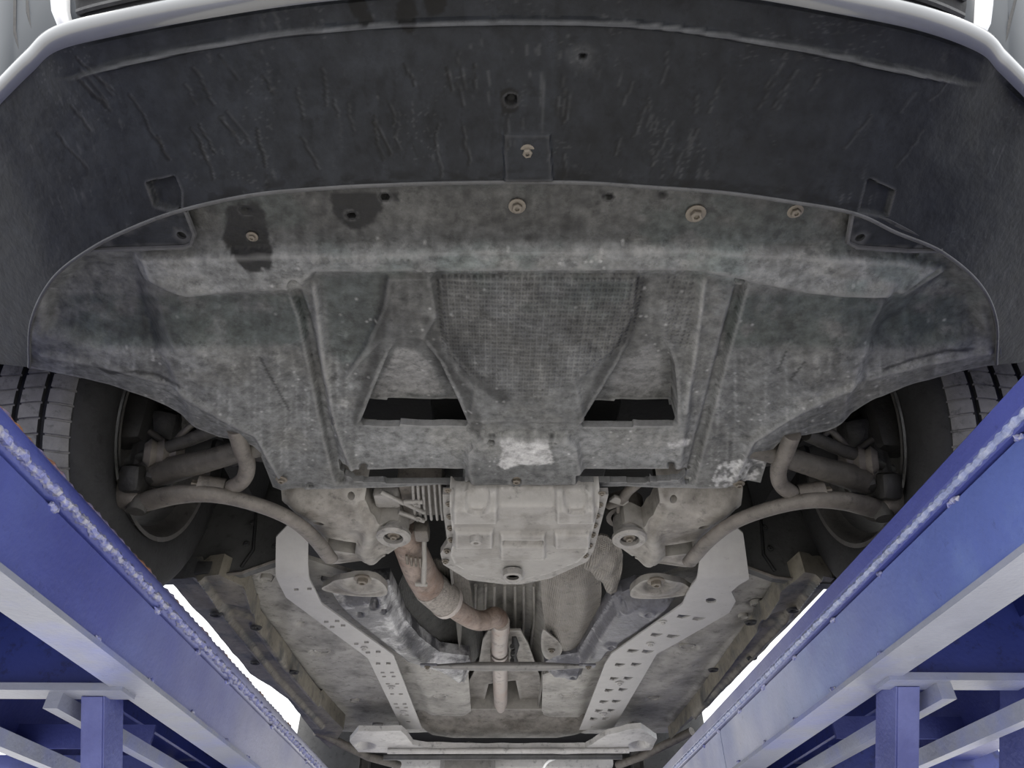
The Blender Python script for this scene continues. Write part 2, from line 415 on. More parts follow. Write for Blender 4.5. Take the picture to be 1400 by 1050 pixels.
# ================================================================== CAR
car = empty('car', (0, 2.4, .505)); CARI = -np.array([0, 2.4, .505])
car['label'] = 'dark grey car seen from underneath, raised on two blue lift ramps'; car['category'] = 'car'

# ------------------------------------------------------------------ front bumper
FC = [((-160, 480), .74), ((-110, 330), .745), ((-35, 180), .745), ((0, 143), .745), ((45, 98), .745), ((78, 70), .74), ((150, 51), .735),
      ((280, 26), .73), ((420, 5), .725), ((560, -7), .72), ((705, -12), .72), ((860, -9), .72), ((1000, -5), .725), ((1140, 18), .73),
      ((1260, 43), .735), ((1338, 72), .74), ((1365, 98), .745), ((1400, 133), .745), ((1435, 168), .745), ((1530, 320), .745), ((1570, 480), .74)]
RC = [(40, 502), (43, 440), (72, 382), (125, 340), (190, 308), (258, 285), (350, 266), (450, 257), (550, 252), (630, 250), (715, 249),
      (800, 250), (890, 256), (985, 263), (1080, 276), (1168, 292), (1225, 318), (1288, 345), (1340, 390), (1362, 440), (1362, 498)]
FC3 = spline([at(p[0], p[1], z) for p, z in FC], 32)
RC3 = spline([at(p[0], p[1], .642) for p in RC], 32)
NC, NR = len(FC3), 110
RIDGE = [(95, 108), (200, 80), (350, 52), (480, 38), (700, 30), (900, 37), (1100, 68), (1200, 90), (1325, 116)]
RIDGE = [tuple(p) for p in spline(RIDGE, 8)]
_r = random.Random(21); CRACKS = []
for _k in range(64):                            # split, flaking cracks running down the plastic
    _x, _y = _r.uniform(60, 1340), _r.uniform(70, 215); _n = _r.randint(3, 7); _sl = (700 - _x) / 700 * 1.0; _L = [(_x, _y)]
    for _i in range(_n):
        _y += _r.uniform(5, 11); _x += 8 * _sl + _r.uniform(-3.5, 3.5); _L.append((_x, _y))
    CRACKS.append((_L, _r.uniform(1.2, 2.6), _r.uniform(.4, .85)))
def bumper_h(px, py):
    h = .004 * sm(5, 1.5, dline(px, py, RIDGE)) * sm(95, 190, px) * sm(1325, 1240, px)
    yl = np.interp(px, [p[0] for p in RIDGE], [p[1] for p in RIDGE])
    inr = sm(60, 150, px) * sm(1360, 1290, px)
    h -= .006 * sm(2, -3, py - yl) * inr                                         # strip ahead of the ridge sits a little higher
    h += .004 * msk(px, py, [(688, 182), (752, 182), (756, 246), (690, 246)], 1.5)  # raised clip land
    sd = (px - np.interp(py, [92, 130, 300], [1352, 1325, 1240])); h -= .008 * sm(0, 70, sd) * sm(80, 120, py) * sm(260, 170, py)
    for cx, cy, r in ((797, 78, 6), (699, 137, 9)):
        h -= .006 * sm(r, r - 4, np.hypot(px - cx, py - cy))
    h -= .008 * msk(px, py, [(201, 250), (238, 242), (246, 262), (246, 292), (212, 282)], 1.5)
    h -= .006 * msk(px, py, [(1188, 245), (1222, 262), (1212, 296), (1176, 290)], 1.5)
    ed = .003 * (fbm(px / 55, py / 55, 3) - .5)
    return h + ed
def bumper_col(px, py):
    n = fbm(px / 90, py / 90, 11); n2 = fbm(px / 14, py / 40, 5, 3)
    c = np.array([.0105, .0118, .0146])[None] * (0.7 + .6 * n + .5 * (n2 - .5))[:, None]
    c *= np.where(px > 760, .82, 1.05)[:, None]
    # cracks and run marks
    ang = np.clip((px - 700) / 700, -1, 1)
    u = (px - 700) - ang * (py - 0) * -.35
    u = px + (py - 100) * np.where(px < 700, -.45 * (700 - px) / 700, .45 * (px - 700) / 700)
    cr = np.abs(fbm(u / 22, py / 120, 21, 3) - .5)
    m = sm(.035, .008, cr) * sm(.44, .56, fbm(px / 60, py / 50, 33)) * sm(60, 110, py)
    c *= (1 - .35 * m)[:, None]
    for L_, w_, a_ in CRACKS:
        if L_[0][0] > 760: a_ *= .6
        c *= (1 - a_ * sm(w_ + 1.2, w_ - .6, dline(px, py, L_)))[:, None]
        c += (.012 * sm(2.2, .6, dline(px - 3, py, L_)))[:, None]
    sp = sm(.80, .86, vn(px / 3.2, py / 3.2, 8)) * sm(.55, .7, fbm(px / 70, py / 70, 9))
    st = sm(.84, .9, vn(u / 4., py / 34., 14)) * sm(.5, .7, fbm(px / 80, py / 80, 15))
    c += (.014 * sp + .016 * st)[:, None]
    ri = sm(4, 1.5, dline(px, py, RIDGE)) * sm(95, 190, px) * sm(1325, 1240, px); c += (ri * .05)[:, None]  # lit edge of the ridge painted in as a paler line
    for cx, cy, r in ((697, 137, 15), (490, 10, 14), (555, 18, 15), (595, 4, 16), (500, 26, 10), (560, 34, 10)):
        d = np.hypot((px - cx), (py - cy) * .8) + 9 * (fbm(px / 14, py / 14, 41) - .5)
        c *= (1 - .95 * sm(r + 1, r - 2, d))[:, None]
    d = np.hypot(px - 797, py - 78); c += (.03 * sm(28, 6, d) * fbm(px / 7, py / 7, 2))[:, None]; c *= (1 - .9 * sm(6, 3, d))[:, None]
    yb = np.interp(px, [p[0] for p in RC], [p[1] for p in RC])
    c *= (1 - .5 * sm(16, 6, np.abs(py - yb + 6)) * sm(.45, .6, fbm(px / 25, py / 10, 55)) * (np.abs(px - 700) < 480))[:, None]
    return np.clip(c, .003, 1)
V = []; ROWS = []
for j in range(NR + 1):
    t = j / NR
    ROWS.append([RC3[i] * t + FC3[i] * (1 - t) for i in range(NC)])
G = np.array(ROWS)                             # rear edge is the last row
tt = np.linspace(0, 1, NR + 1)[:, None]
mid = np.abs(np.linspace(-1, 1, NC))[None]
G[:, :, 2] += .0
px, py = pix(G[:, :, 0], G[:, :, 1], G[:, :, 2])
hh = bumper_h(px.ravel(), py.ravel()).reshape(px.shape)
hh *= np.clip(tt / .03, 0, 1)
G[:, :, 2] -= hh
px, py = pix(G[:, :, 0], G[:, :, 1], G[:, :, 2])
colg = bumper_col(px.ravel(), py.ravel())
def gridf(nr, nc, o=0, flip=False):
    f = [(o + j * nc + i, o + j * nc + i + 1, o + (j + 1) * nc + i + 1, o + (j + 1) * nc + i) for j in range(nr - 1) for i in range(nc - 1)]
    return [q[::-1] for q in f] if flip else f
bv = G.reshape(-1, 3); bf = gridf(NR + 1, NC, 0, True)
# rear lip turned upwards
lip = G[-1].copy(); lip[:, 2] += .018
bv = np.vstack([bv, lip]); o0 = NR * NC
bf += [(o0 + i + 1, o0 + i, len(bv) - NC + i, len(bv) - NC + i + 1) for i in range(NC - 1)]
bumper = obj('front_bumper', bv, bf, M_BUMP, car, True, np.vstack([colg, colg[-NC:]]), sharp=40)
# painted outer skin: rounded lower nose, groove, face
F3 = np.array(FC3); T = np.gradient(F3, axis=0); T[:, 2] = 0
Nn = np.stack([T[:, 1], -T[:, 0], 0 * T[:, 0]], 1); Nn /= np.linalg.norm(Nn, axis=1)[:, None]
prof = [(0, 0), (.003, -.001), (.008, .001), (.013, .005), (.016, .012), (.017, .020), (.015, .028), (.011, .034), (.004, .038), (-.004, .040)]
sk = np.array([F3 + Nn * a + np.array([0, 0, b]) for a, b in prof])
obj('bumper_nose', sk.reshape(-1, 3), gridf(len(prof), NC), M_PAINT, bumper, True)
prof2 = [(-.004, .040), (-.012, .043), (-.014, .049), (-.004, .054), (.012, .072), (.035, .12), (.07, .2), (.10, .3), (.10, .40), (.0, .46), (-.2, .50)]
sk = np.array([F3 + Nn * a + np.array([0, 0, b]) for a, b in prof2])
obj('bumper_face', sk.reshape(-1, 3), gridf(len(prof2), NC), M_FACE, bumper, True, sharp=40)
_pa, _pb = [p[0] for p in prof2], [p[1] for p in prof2]
def onface(i, b, d=0.): return F3[i] + Nn[i] * (np.interp(b, _pb, _pa) + d) + np.array([0, 0, b])
TOPX = np.array([pix(*onface(i, .054))[0] for i in range(NC)])
def colx(x): return int(np.argmin(np.abs(TOPX - x)))
for x in (98, 1326):                            # bright lamp surrounds
    i0 = colx(x); tube('lamp_trim', [onface(i0, b, .002) for b in (.052, .06, .075, .1, .14, .2, .26)], [.006, .009, .011, .012, .012, .012, .012], M_TRIM, bumper, 12)
for xa, xb in ((112, 420), (1000, 1310)):       # dark lower intakes with slats
    ia, ib = colx(xa), colx(xb); rows = (.055, .065, .08, .1, .13)
    g = np.array([[onface(i, b, .003) for i in range(ia, ib + 1)] for b in rows]); n_ = ib - ia + 1
    op = obj('grille_opening', g.reshape(-1, 3), gridf(len(rows), n_), M_BLACK, bumper, True)
    for b in (.064, .082, .102): tube('grille_slat', [onface(i, b, .006) for i in range(ia + 2, ib - 1, 3)], .0035, M_EDGE, op, 6)
for xs in ([(40, .06), (30, .12), (22, .2), (18, .28)], [(58, .06), (50, .13), (44, .22)], [(1362, .06), (1372, .12), (1384, .2)]):
    tube('panel_gap', [onface(colx(x), b, -.001) for x, b in xs], .003, M_BLACK, bumper, 6)
# bead along the rear edge
tube('edge_bead', [p + np.array([0, 0, .0]) for p in RC3[::4]], .0022, M_EDGE, bumper, 8)
# corner tabs
TABL = [(125, 341), (170, 318), (214, 297), (240, 288), (254, 287), (266, 318), (262, 333), (252, 337)]
TABR = [(1165, 291), (1180, 292), (1215, 300), (1250, 318), (1287, 342), (1240, 342), (1172, 337), (1158, 330)]
for T_, hole in ((TABL, (248, 322)), (TABR, (1176, 325))):
    o = tr(T_, .645); hp = at(*hole, .645)
    tb = panel('corner_tab', o, M_BUMP, bumper, .004, z=.645, thick=.004, holes=[circ(hp[:2], .0055)], solid=True,
               cf=lambda X, Y, Z: bumper_col(*pix(X, Y, Z)) * 1.25)
    q = [np.array([p[0], p[1], .644]) for p in (o[4:] + o[:1] if T_ is TABL else o[4:] + o[:1])]
    tube('tab_bead', q, .003, M_EDGE, tb, 6)
# clip and screws on the bumper
boltpx(721, 207, .655, 11, bumper, name='plastic_clip')
# ------------------------------------------------------------------ engine undertray
ZT = .655
T_TOP = [(42, 470), (55, 400), (90, 352), (130, 322), (200, 288), (260, 268), (400, 246), (700, 236), (1000, 244), (1160, 272), (1290, 322), (1342, 372), (1358, 430), (1364, 470)]
T_BOT = [(1364, 495), (1300, 511), (1250, 527), (1200, 550), (1165, 573), (1135, 592), (1105, 600), (1080, 603), (1066, 607), (1056, 620), (1050, 640), (1042, 668),
         (790, 666), (789, 656), (784, 662), (650, 662), (640, 655), (633, 664), (372, 670), (365, 645), (356, 618), (346, 607), (330, 603), (298, 600), (272, 588), (240, 568), (200, 547), (150, 527), (100, 513), (42, 502)]
tray_outline = tr(T_TOP + T_BOT, ZT)
DUCT_L = [(548, 466), (570, 466), (600, 505), (622, 545), (638, 579), (494, 579), (512, 535), (532, 490)]
DUCT_R = [(868, 466), (908, 466), (922, 505), (925, 545), (924, 579), (796, 579), (818, 545), (846, 505)]
BULGE = [(645, 600), (660, 590), (775, 590), (790, 602), (796, 640), (786, 675), (648, 675), (638, 640), (638, 612)]
FLAP = [(470, 520), (938, 520), (944, 600), (928, 642), (486, 642), (466, 580)]
POCK_L = [(462, 642), (634, 642), (634, 664), (526, 664), (524, 656), (464, 655)]
POCK_R = [(788, 642), (930, 642), (946, 652), (888, 656), (886, 664), (788, 657)]
RIDGE_P = [(185, 348), (420, 338), (700, 334), (960, 334), (1230, 350), (1290, 365), (1235, 402), (1100, 400), (1010, 382), (960, 372), (880, 370), (430, 372), (405, 396), (260, 402), (200, 382)]
GRL = [(402, 388), (418, 430), (436, 520), (452, 600), (466, 655)]
GRR = [(1012, 388), (992, 460), (972, 540), (956, 600), (942, 655)]
CREL = [(190, 385), (214, 450), (240, 520), (262, 590)]
CREH = [(130, 478), (240, 482), (360, 480)]
CRER = [(1005, 655), (1030, 600), (1090, 556), (1180, 515), (1260, 495), (1350, 478)]
CREL2 = [(385, 655), (350, 590), (300, 560), (230, 520), (160, 500), (60, 480)]
def tray_h(px, py, qx, qy):
    c = (px - 706)
    h = .012 * msk(px, py, RIDGE_P, 5)
    h += .004 * (fbm(px / 45, py / 45, 4) - .5) * sm(330, 360, py) + .010 * (fbm(px / 130, py / 110, 6) - .5)
    wing = sm(295, 345, np.abs(c))
    # wings: lowest along a line, turning up to the front recess and to the rear edge
    low = np.where(c < 0, 480 + .10 * (px - 240), 500 - .05 * (px - 1150))
    h += wing * .012 * sm(-70, 0, py - low) * (py < low) + wing * (py >= low) * .012
    dl = dline(px, py, CREL2); dr = dline(px, py, CRER)
    belowL = py - np.interp(px, [60, 160, 230, 300, 350, 385], [480, 500, 520, 560, 590, 655])
    belowR = py - np.interp(px, [1005, 1030, 1090, 1180, 1260, 1350], [655, 600, 556, 515, 495, 478])
    h -= np.where(c < -290, sm(0, 45, belowL) * .020, 0) + np.where(c > 290, sm(0, 50, belowR) * .022, 0)
    h += .004 * sm(7, 1, dl) * (c < 0) + .005 * sm(7, 1, dr) * (c > 0)
    # stepped fold on either wing
    for K, sg in ((CREL, 1), ([(1222, 385), (1196, 450), (1170, 520), (1152, 590)], -1)):
        xx = np.interp(py, [p[1] for p in K], [p[0] for p in K])
        h += .013 * sm(-9, 9, sg * (px - xx)) * sm(375, 400, py) * sm(615, 560, py) * sm(130, 40, np.abs(px - xx)) 
    # scooped outer ends
    h -= .014 * sm(6, -18, sdf(px, py, [(60, 395), (110, 350), (190, 345), (205, 385), (225, 440), (240, 475), (140, 472), (62, 450)]))
    h -= .012 * sm(6, -18, sdf(px, py, [(1340, 400), (1290, 360), (1235, 405), (1190, 440), (1170, 470), (1250, 480), (1345, 455)]))
    # grooves beside the centre panel
    for g in (GRL, GRR):
        d = dline(px, py, g); h -= .011 * sm(9, 4, d); 
    h += .004 * (sm(6, 2, dline(px, py, [(430, 390), (440, 470), (450, 560), (480, 640)])) + sm(6, 2, dline(px, py, [(962, 385), (950, 480), (938, 560)])))
    cen = msk(px, py, [(430, 372), (962, 372), (940, 580), (930, 660), (484, 660), (455, 580)], 4)
    h += cen * (.014 * sm(470, 575, py) - .004)
    # rib between ducts and the raised neck
    h += .006 * msk(px, py, [(530, 376), (590, 376), (600, 430), (580, 465), (545, 465), (520, 470), (490, 500), (470, 520), (500, 470), (522, 420)], 4)
    h += .005 * msk(px, py, [(598, 378), (872, 378), (868, 430), (838, 480), (790, 520), (800, 575), (640, 575), (648, 520), (610, 480)], 4)
    # ducts ramp upwards to their rear wall
    for P in (DUCT_L, DUCT_R):
        h -= msk(qx, qy, P, 2.5) * (.046 * sm(455, 580, qy))
    h += .014 * msk(px, py, BULGE, 3)
    for P in (POCK_L, POCK_R): h -= .055 * msk(qx, qy, P, 1.2)
    h -= .010 * sm(8, 3, np.hypot(px - 706, py - 654)) 
    for hx, hy in HOLES: h -= .012 * sm(6, 3, np.hypot(px - hx, (py - hy) * 1.2))
    # embossed ring left of the centre and the rounded ridge
    d = dline(px, py, [(432, 352), (500, 348), (560, 352), (590, 372)])
    h += .004 * sm(9, 4, d) * (1 - .8 * sm(.5, .7, .5 + .5 * np.sin(px * .62)) * sm(5, 2, d))
    return h
HOLES = [(482, 291), (527, 267), (830, 268), (905, 266), (338, 286), (345, 323), (1086, 287), (1250, 347), (497, 636), (918, 634), (672, 597), (754, 598), (423, 663)]
def tray_z(X, Y):
    px, py = pix(X, Y, np.full_like(X, ZT))
    qx, qy = pix(X, Y, np.full_like(X, ZT - .0084)); far = np.full_like(X, -999.)
    h = tray_h(px, py, far, far)
    px2, py2 = pix(X, Y, ZT - h * .6)          # settle features where the lowered surface carries them
    return ZT - tray_h(px2, py2, qx, qy)
WET = [[(822, 262), (838, 262), (840, 272), (824, 274)], [(898, 261), (912, 261), (912, 271), (899, 271)], [(310, 282), (345, 275), (362, 287), (368, 320), (372, 345), (373, 366), (342, 376), (316, 350), (304, 330), (308, 300)],
       [(452, 264), (520, 263), (524, 285), (508, 305), (486, 316), (470, 306), (455, 290)], [(515, 262), (545, 262), (546, 274), (520, 276)]]
WAF = [(600, 372), (880, 372), (876, 430), (850, 470), (800, 512), (740, 545), (690, 540), (640, 512), (606, 478), (598, 430)]
WAF2 = [(905, 372), (950, 372), (946, 480), (908, 470)]
PALE = [([(684, 603), (700, 600), (720, 606), (748, 601), (752, 612), (757, 632), (735, 637), (712, 636), (690, 641), (680, 636), (686, 622)], 0, .34),
        ([(543, 476), (566, 474), (590, 500), (607, 536), (585, 542), (560, 538), (530, 550), (506, 552), (516, 525)], 2, .165),
        ([(852, 490), (890, 470), (906, 490), (905, 530), (880, 542), (846, 540), (834, 520)], 6, .13),
        ([(914, 607), (942, 600), (940, 608), (918, 614)], 1, .3)]
def tray_col(X, Y, Z):
    px, py = pix(X, Y, Z)
    n = fbm(px / 70, py / 60, 1); n2 = fbm(px / 12, py / 12, 2, 3); ns = fbm(px / 5, py / 45, 3, 3)
    g = .06 + .06 * (n - .5) + .05 * (n2 - .5) + .035 * (ns - .5)
    g = np.maximum(g, .018) + .022 * sm(450, 560, py)                      # drier dust towards the rear
    sc = np.zeros_like(px)                                # scuffed low edges
    sc += msk(px, py, RIDGE_P, 6) * (.55 + .5 * n2)
    sc += .9 * sm(26, 2, dline(px, py, CREH)) * fbm(px / 8, py / 20, 7) + .8 * sm(22, 2, dline(px, py, CRER)) * fbm(px / 14, py / 9, 8)
    sc += .7 * sm(40, 4, np.abs(py - 610)) * (np.abs(px - 710) < 225) * (.5 + n2)
    sc += .7 * sm(8, 1, dline(px, py, [(430, 390), (440, 470), (450, 560)])) + .8 * sm(7, 1, dline(px, py, [(962, 385), (950, 480), (938, 560)])) * ns * 1.6
    sc += .8 * sm(14, 2, dline(px, py, [(470, 460), (478, 520), (470, 560)])) * sm(.5, .7, n2)
    streak = sm(.55, .8, fbm(px / 3.2, py / 70, 19, 3)) * sm(470, 500, py) * (py < 640) * (np.abs(px - 706) > 230)
    g = g + .07 * np.clip(sc, 0, 1.3) + .045 * streak
    g = g * 1.18; col = np.stack([g * .985, g * 1.005, g * 1.02], 1)
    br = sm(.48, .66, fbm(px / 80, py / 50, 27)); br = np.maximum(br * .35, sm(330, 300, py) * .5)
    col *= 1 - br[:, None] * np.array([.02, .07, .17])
    gr = sm(.5, .65, fbm(px / 90, py / 60, 28)) * sm(470, 420, py)
    col *= 1 - gr[:, None] * np.array([.10, .02, .03]) - .14 * gr[:, None]
    oil = sm(398, 408, py) * sm(482, 466, py) * sm(70, 120, px) * sm(1350, 1290, px) * (np.abs(px - 706) > 285) * sm(.2, .5, fbm(px / 30, py / 30, 71))
    oil = np.maximum(oil, msk(px, py, [(440, 378), (525, 378), (516, 450), (500, 490), (470, 500), (452, 480)], 8) * .9)
    col *= 1 - oil[:, None] * np.array([.42, .34, .36])
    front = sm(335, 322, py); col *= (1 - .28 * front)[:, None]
    wob = 7 * (fbm(px / 11, py / 11, 13) - .5)
    for P in WET:
        k = sm(1.5, -1.5, sdf(px, py, P) + wob); col = col * (1 - k[:, None]) + k[:, None] * np.array([.004, .004, .0038])
    for P, soft, v in PALE:
        k = sm(1 + soft, -1 - soft, sdf(px, py, P) + wob * .8); col = col * (1 - k[:, None]) + (k * v)[:, None] * (np.array([1, .995, 1.0]) * (.9 + .2 * n2[:, None]))
    wt = np.zeros_like(px)                                # damp borders of the ducts and neck
    for L in ([(530, 385), (520, 440), (512, 490), (496, 545), (490, 575)], [(585, 440), (604, 500), (640, 540), (650, 585)], [(876, 385), (866, 440), (820, 520), (796, 570)], [(600, 376), (606, 440), (640, 510), (690, 545)]):
        wt = np.maximum(wt, sm(13, 4, dline(px, py, L) + wob))
    col *= (1 - .6 * wt)[:, None]
    for hx, hy in HOLES:
        col *= (1 - .85 * sm(6, 4, np.hypot(px - hx, (py - hy) * 1.2)))[:, None]
    # bare chipped patch
    k = msk(px, py, [(985, 632), (1048, 624), (1040, 655), (1010, 660), (985, 668), (970, 664), (978, 645)], 1) * sm(.3, .6, vn(px / 4., py / 4., 44))
    col = col * (1 - k[:, None]) + k[:, None] * .34
    fl_ = (vn(px / 2.4, py / 2.4, 61) > .93) * sm(.5, .62, fbm(px / 60, py / 40, 62)) * (py > 325); col += .14 * fl_[:, None]
    cr = sm(3, 1, dline(px, py, [(128, 498), (150, 510), (185, 508), (215, 512), (245, 528)]) + wob * .3) + sm(3, 1, dline(px, py, [(1208, 505), (1250, 490), (1290, 480), (1330, 478)]) + wob * .3)
    cr += sm(2, .6, dline(px, py, [(1075, 480), (1064, 505)])) + sm(2, .6, dline(px, py, [(1100, 495), (1080, 520)])) + sm(2.5, .6, dline(px, py, [(355, 488), (395, 560)]))
    col *= (1 - .75 * np.clip(cr, 0, 1))[:, None]
    return np.clip(col, .004, 1)
def tray_waf(X, Y, Z):
    px, py = pix(X, Y, Z); return np.clip(msk(px, py, WAF, 6) + .7 * msk(px, py, WAF2, 5), 0, 1)
def tray_kill(X, Y, Z):
    px, py = pix(X, Y, np.full_like(X, ZT - .0084))
    a = ((py > 555) & (py < 590)) & (Z > .006) & (((px > 494) & (px < 638.5)) | ((px > 796) & (px < 924.5)))
    b = ((py > 645) & (py < 668)) & (Z > .006) & (((px > 464) & (px < 632)) | ((px > 790) & (px < 944)))
    return a | b
feats = [(tr(P + P[:1], ZT - d_), .0022) for P, d_ in ((DUCT_L, .0084), (DUCT_R, .0084), (BULGE, .013), (POCK_L, .009), (POCK_R, .009))]
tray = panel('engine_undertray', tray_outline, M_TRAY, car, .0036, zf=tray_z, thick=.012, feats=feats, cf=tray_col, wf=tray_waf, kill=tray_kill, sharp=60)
for x, y, r in ((707, 281, 12), (951, 291, 14), (1087, 288, 11), (345, 323, 8), (385, 655, 8), (706, 655, 9), (1010, 661, 8)):
    X_, Y_, _ = at(x, y, ZT); z_ = float(tray_z(np.array([X_]), np.array([Y_]))[0])
    boltpx(x, y, z_ - .001, r, tray)

# ------------------------------------------------------------------ body shell (closes the car above what is seen)
def shell():
    P = []
    P.append(boxv((0, 1.0, 1.26), (1.2, .9, .04)))            # bonnet
    P.append(boxv((0, 2.75, 1.0), (1.84, 4.0, .05)))            # cabin floor above the panels
    P.append(boxv((0, 2.75, 1.5), (1.7, 3.9, .05)))
    for s_ in (-1, 1):
        P.append(boxv((s_ * .93, 2.85, 1.25), (.03, 3.7, .52)))
        P.append(boxv((s_ * .60, 1.12, .98), (.03, .7, .36)))     # inner wings
    P.append(boxv((0, .80, .98), (1.2, .03, .5)))
    P.append(boxv((0, 4.7, 1.05), (1.84, .04, .9)))
    return joinvf(P)
v, f = shell(); body = obj('body_shell', v, f, M_BLACK, car, False)
# front wings with round arch cut-outs
def fender(s_, yc, y0, y1):
    n = 40; R_ = .355; zc = .82
    arc = [(yc + R_ * math.cos(a), zc + R_ * math.sin(a)) for a in np.linspace(math.pi * 1.05, -math.pi * .05, n)]
    low = .70
    pr = [(y0, low), (arc[0][0], low)] + arc + [(arc[-1][0], low), (y1, low), (y1, 1.30), (y0, 1.30)]
    v = [(s_ * .945, a, b) for a, b in pr] + [(s_ * .915, a, b) for a, b in pr]; k = len(pr)
    bm_f = [(i, (i + 1) % k, k + (i + 1) % k, k + i) for i in range(k)]
    # faces: fan strips between the arc and the top edge
    top = [(s_ * .945, yy, 1.30) for yy in np.linspace(y0, y1, n + 4)]
    base = len(v); v += top
    for i in range(n + 3): bm_f.append((i, i + 1, base + i + 1, base + i))
    return v, bm_f
for yc, y0, y1 in ((1.2, .80, 1.62), (3.95, 3.52, 4.6)):
    for s_ in (-1, 1):
        v, f = fender(s_, yc, y0, y1); obj('wing_panel', v, f, M_PAINT, car, False)
# wheel arch liners: dark half barrels
for yc in (1.2, 3.95):
    for s_ in (-1, 1):
        R_ = .37; v = []; f = []; n = 28
        for xx in (.60, .92):
            for a in np.linspace(math.pi * (1.03 if yc < 2 else 1.0), -math.pi * .06, n):
                v.append((s_ * xx, yc + R_ * math.cos(a), .82 + R_ * math.sin(a)))
        f = [(i, i + 1, n + i + 1, n + i) for i in range(n - 1)]
        v.append((s_ * .60, yc, .86)); f += [(i, i + 1, 2 * n) for i in range(n - 1) if v[i][2] > .9 and v[i + 1][2] > .9]
        obj('wheel_arch_liner', v, f, M_DARK, car, True)

# ------------------------------------------------------------------ wheels
ZW, RW = .82, .315
def wheel(s_, yc, detail=True):
    root = empty('wheel', (s_ * .705, yc, ZW), car)
    W = .215
    rows = []                                                   # (x from inner face outward, r, is_tread)
    side = [(.012, .195), (.004, .205), (-.002, .225), (-.004, .25), (-.001, .275), (.006, .293), (.014, .303)]
    ribs = [(.020, .060), (.069, .104), (.113, .148), (.157, .196)]
    prof = [(a, b, 0) for a, b in side]
    for k, (a, b) in enumerate(ribs):
        sh0 = .309 if k == 0 else RW - .0003; sh1 = .309 if k == 3 else RW - .0003
        prof += [(a, .3075 if k else .306, 0), (a + .0008, sh0, 1), (a + .006, RW if k else .3125, 1), ((a + b) / 2, RW, 1), (b - .006, RW if k < 3 else .3125, 1), (b - .0008, sh1, 1), (b, .3075 if k < 3 else .306, 0)]
    prof += [(W - a, b, 0) for a, b in side[::-1]]
    NP = 76; ang = []
    for p in range(NP):
        for t, dp in ((0, 0), (.06, 0), (.09, 1), (.20, 1), (.23, 0), (.6, 0)): ang.append(((p + t) * 2 * math.pi / NP, dp))
    v = []; n = len(prof); 
    for q, dp in ang:
        for i, (a, r, t) in enumerate(prof):
            rr = r - (.004 if (t and dp) else 0)
            tw = q + (.012 * math.sin((a - W / 2) * 40))
            v.append((s_ * a, rr * math.cos(tw), rr * math.sin(tw)))
    m = len(ang); fT = []; fS = []
    for j in range(m):
        for i in range(n - 1):
            q = (j * n + i, j * n + i + 1, ((j + 1) % m) * n + i + 1, ((j + 1) % m) * n + i)
            q = q if s_ < 0 else q[::-1]
            (fT if (prof[i][2] and prof[i + 1][2]) else fS).append(q)
    ty = obj('tyre', v, fS + fT, M_RUBBER, root, True, sharp=35)
    ty.data.materials.append(M_TREAD)
    mi = [0] * len(fS) + [1] * len(fT); ty.data.polygons.foreach_set('material_index', mi)
    ax = (s_, 0, 0)
    lathe('rim', [(.004, .197), (-.002, .205), (-.004, .207), (-.003, .198), (.006, .190), (.02, .186), (.03, .176), (.09, .172), (.15, .168), (.17, .16)], (0, 0, 0), ax, M_RIM, root, 64, cap=False)
    lathe('brake_disc', [(.05, .06), (.05, .155), (.072, .155), (.072, .06)], (0, 0, 0), ax, M_ARMD, root, 48, cap=False)
    lathe('hub', [(.02, .0), (.02, .05), (.04, .065), (.1, .065), (.14, .05)], (0, 0, 0), ax, M_ARMD, root, 24)
    # wheel face with spokes, seen from behind
    P = []
    for k in range(5):
        a = 2 * math.pi * (k + .25) / 5
        P.append(boxv((s_ * .16, .1 * math.cos(a), .1 * math.sin(a)), (.02, .17, .055), rotm(x=a)))
    vv, ff = joinvf(P); obj('spokes', vv, ff, M_RIM, root, False)
    return root
for yc in (1.2, 3.95):
    for s_ in (-1, 1): wheel(s_, yc)

# ------------------------------------------------------------------ front suspension (traced on the left, mirrored)
def mir(o): return mirror(o)
def tpath(L, k=6): return spline([at(x, y, z) for x, y, z in L], k)
def both(fn):
    o = fn(); c = mirror(o)
    for ch in list(o.children):
        m2 = mirror(ch, parent=c)
    return o
def lca():
    P = tpath([(176, 690, .632), (205, 684, .628), (245, 676, .622), (290, 676, .620), (345, 688, .620), (395, 708, .620), (428, 734, .622), (452, 764, .632)])
    n = len(P); R_ = np.interp(np.linspace(0, 1, n), [0, .12, .3, .5, .75, 1], [.019, .022, .020, .0165, .0155, .016])
    o = tube('tension_arm', P, R_, M_ARM, car, 14, flat=.75)
    lathe('ball_joint', [(-.02, .0), (-.02, .016), (0, .02), (.03, .018), (.04, .012)], at(190, 686, .625), (0, 0, 1), M_ARMD, o, 16)
    return o
both(lca)
def uca():
    P = tpath([(172, 648, .68), (205, 648, .675), (235, 642, .668), (290, 628, .662), (345, 612, .665), (385, 604, .672)])
    n = len(P); R_ = np.interp(np.linspace(0, 1, n), [0, .15, .3, .6, 1], [.018, .026, .027, .020, .018])
    o = tube('lateral_arm', P, R_, M_ARMM, car, 12, flat=1.0)
    lathe('arm_bush', [(-.022, .012), (-.022, .022), (.022, .022), (.022, .012)], at(288, 668, .635), (1, .35, 0), M_ARM, o, 20)
    lathe('arm_bolt', [(-.03, .0), (-.03, .011), (.034, .011), (.034, 0)], at(286, 668, .635), (1, .35, 0), M_BOLT, o, 6)
    return o
both(uca)
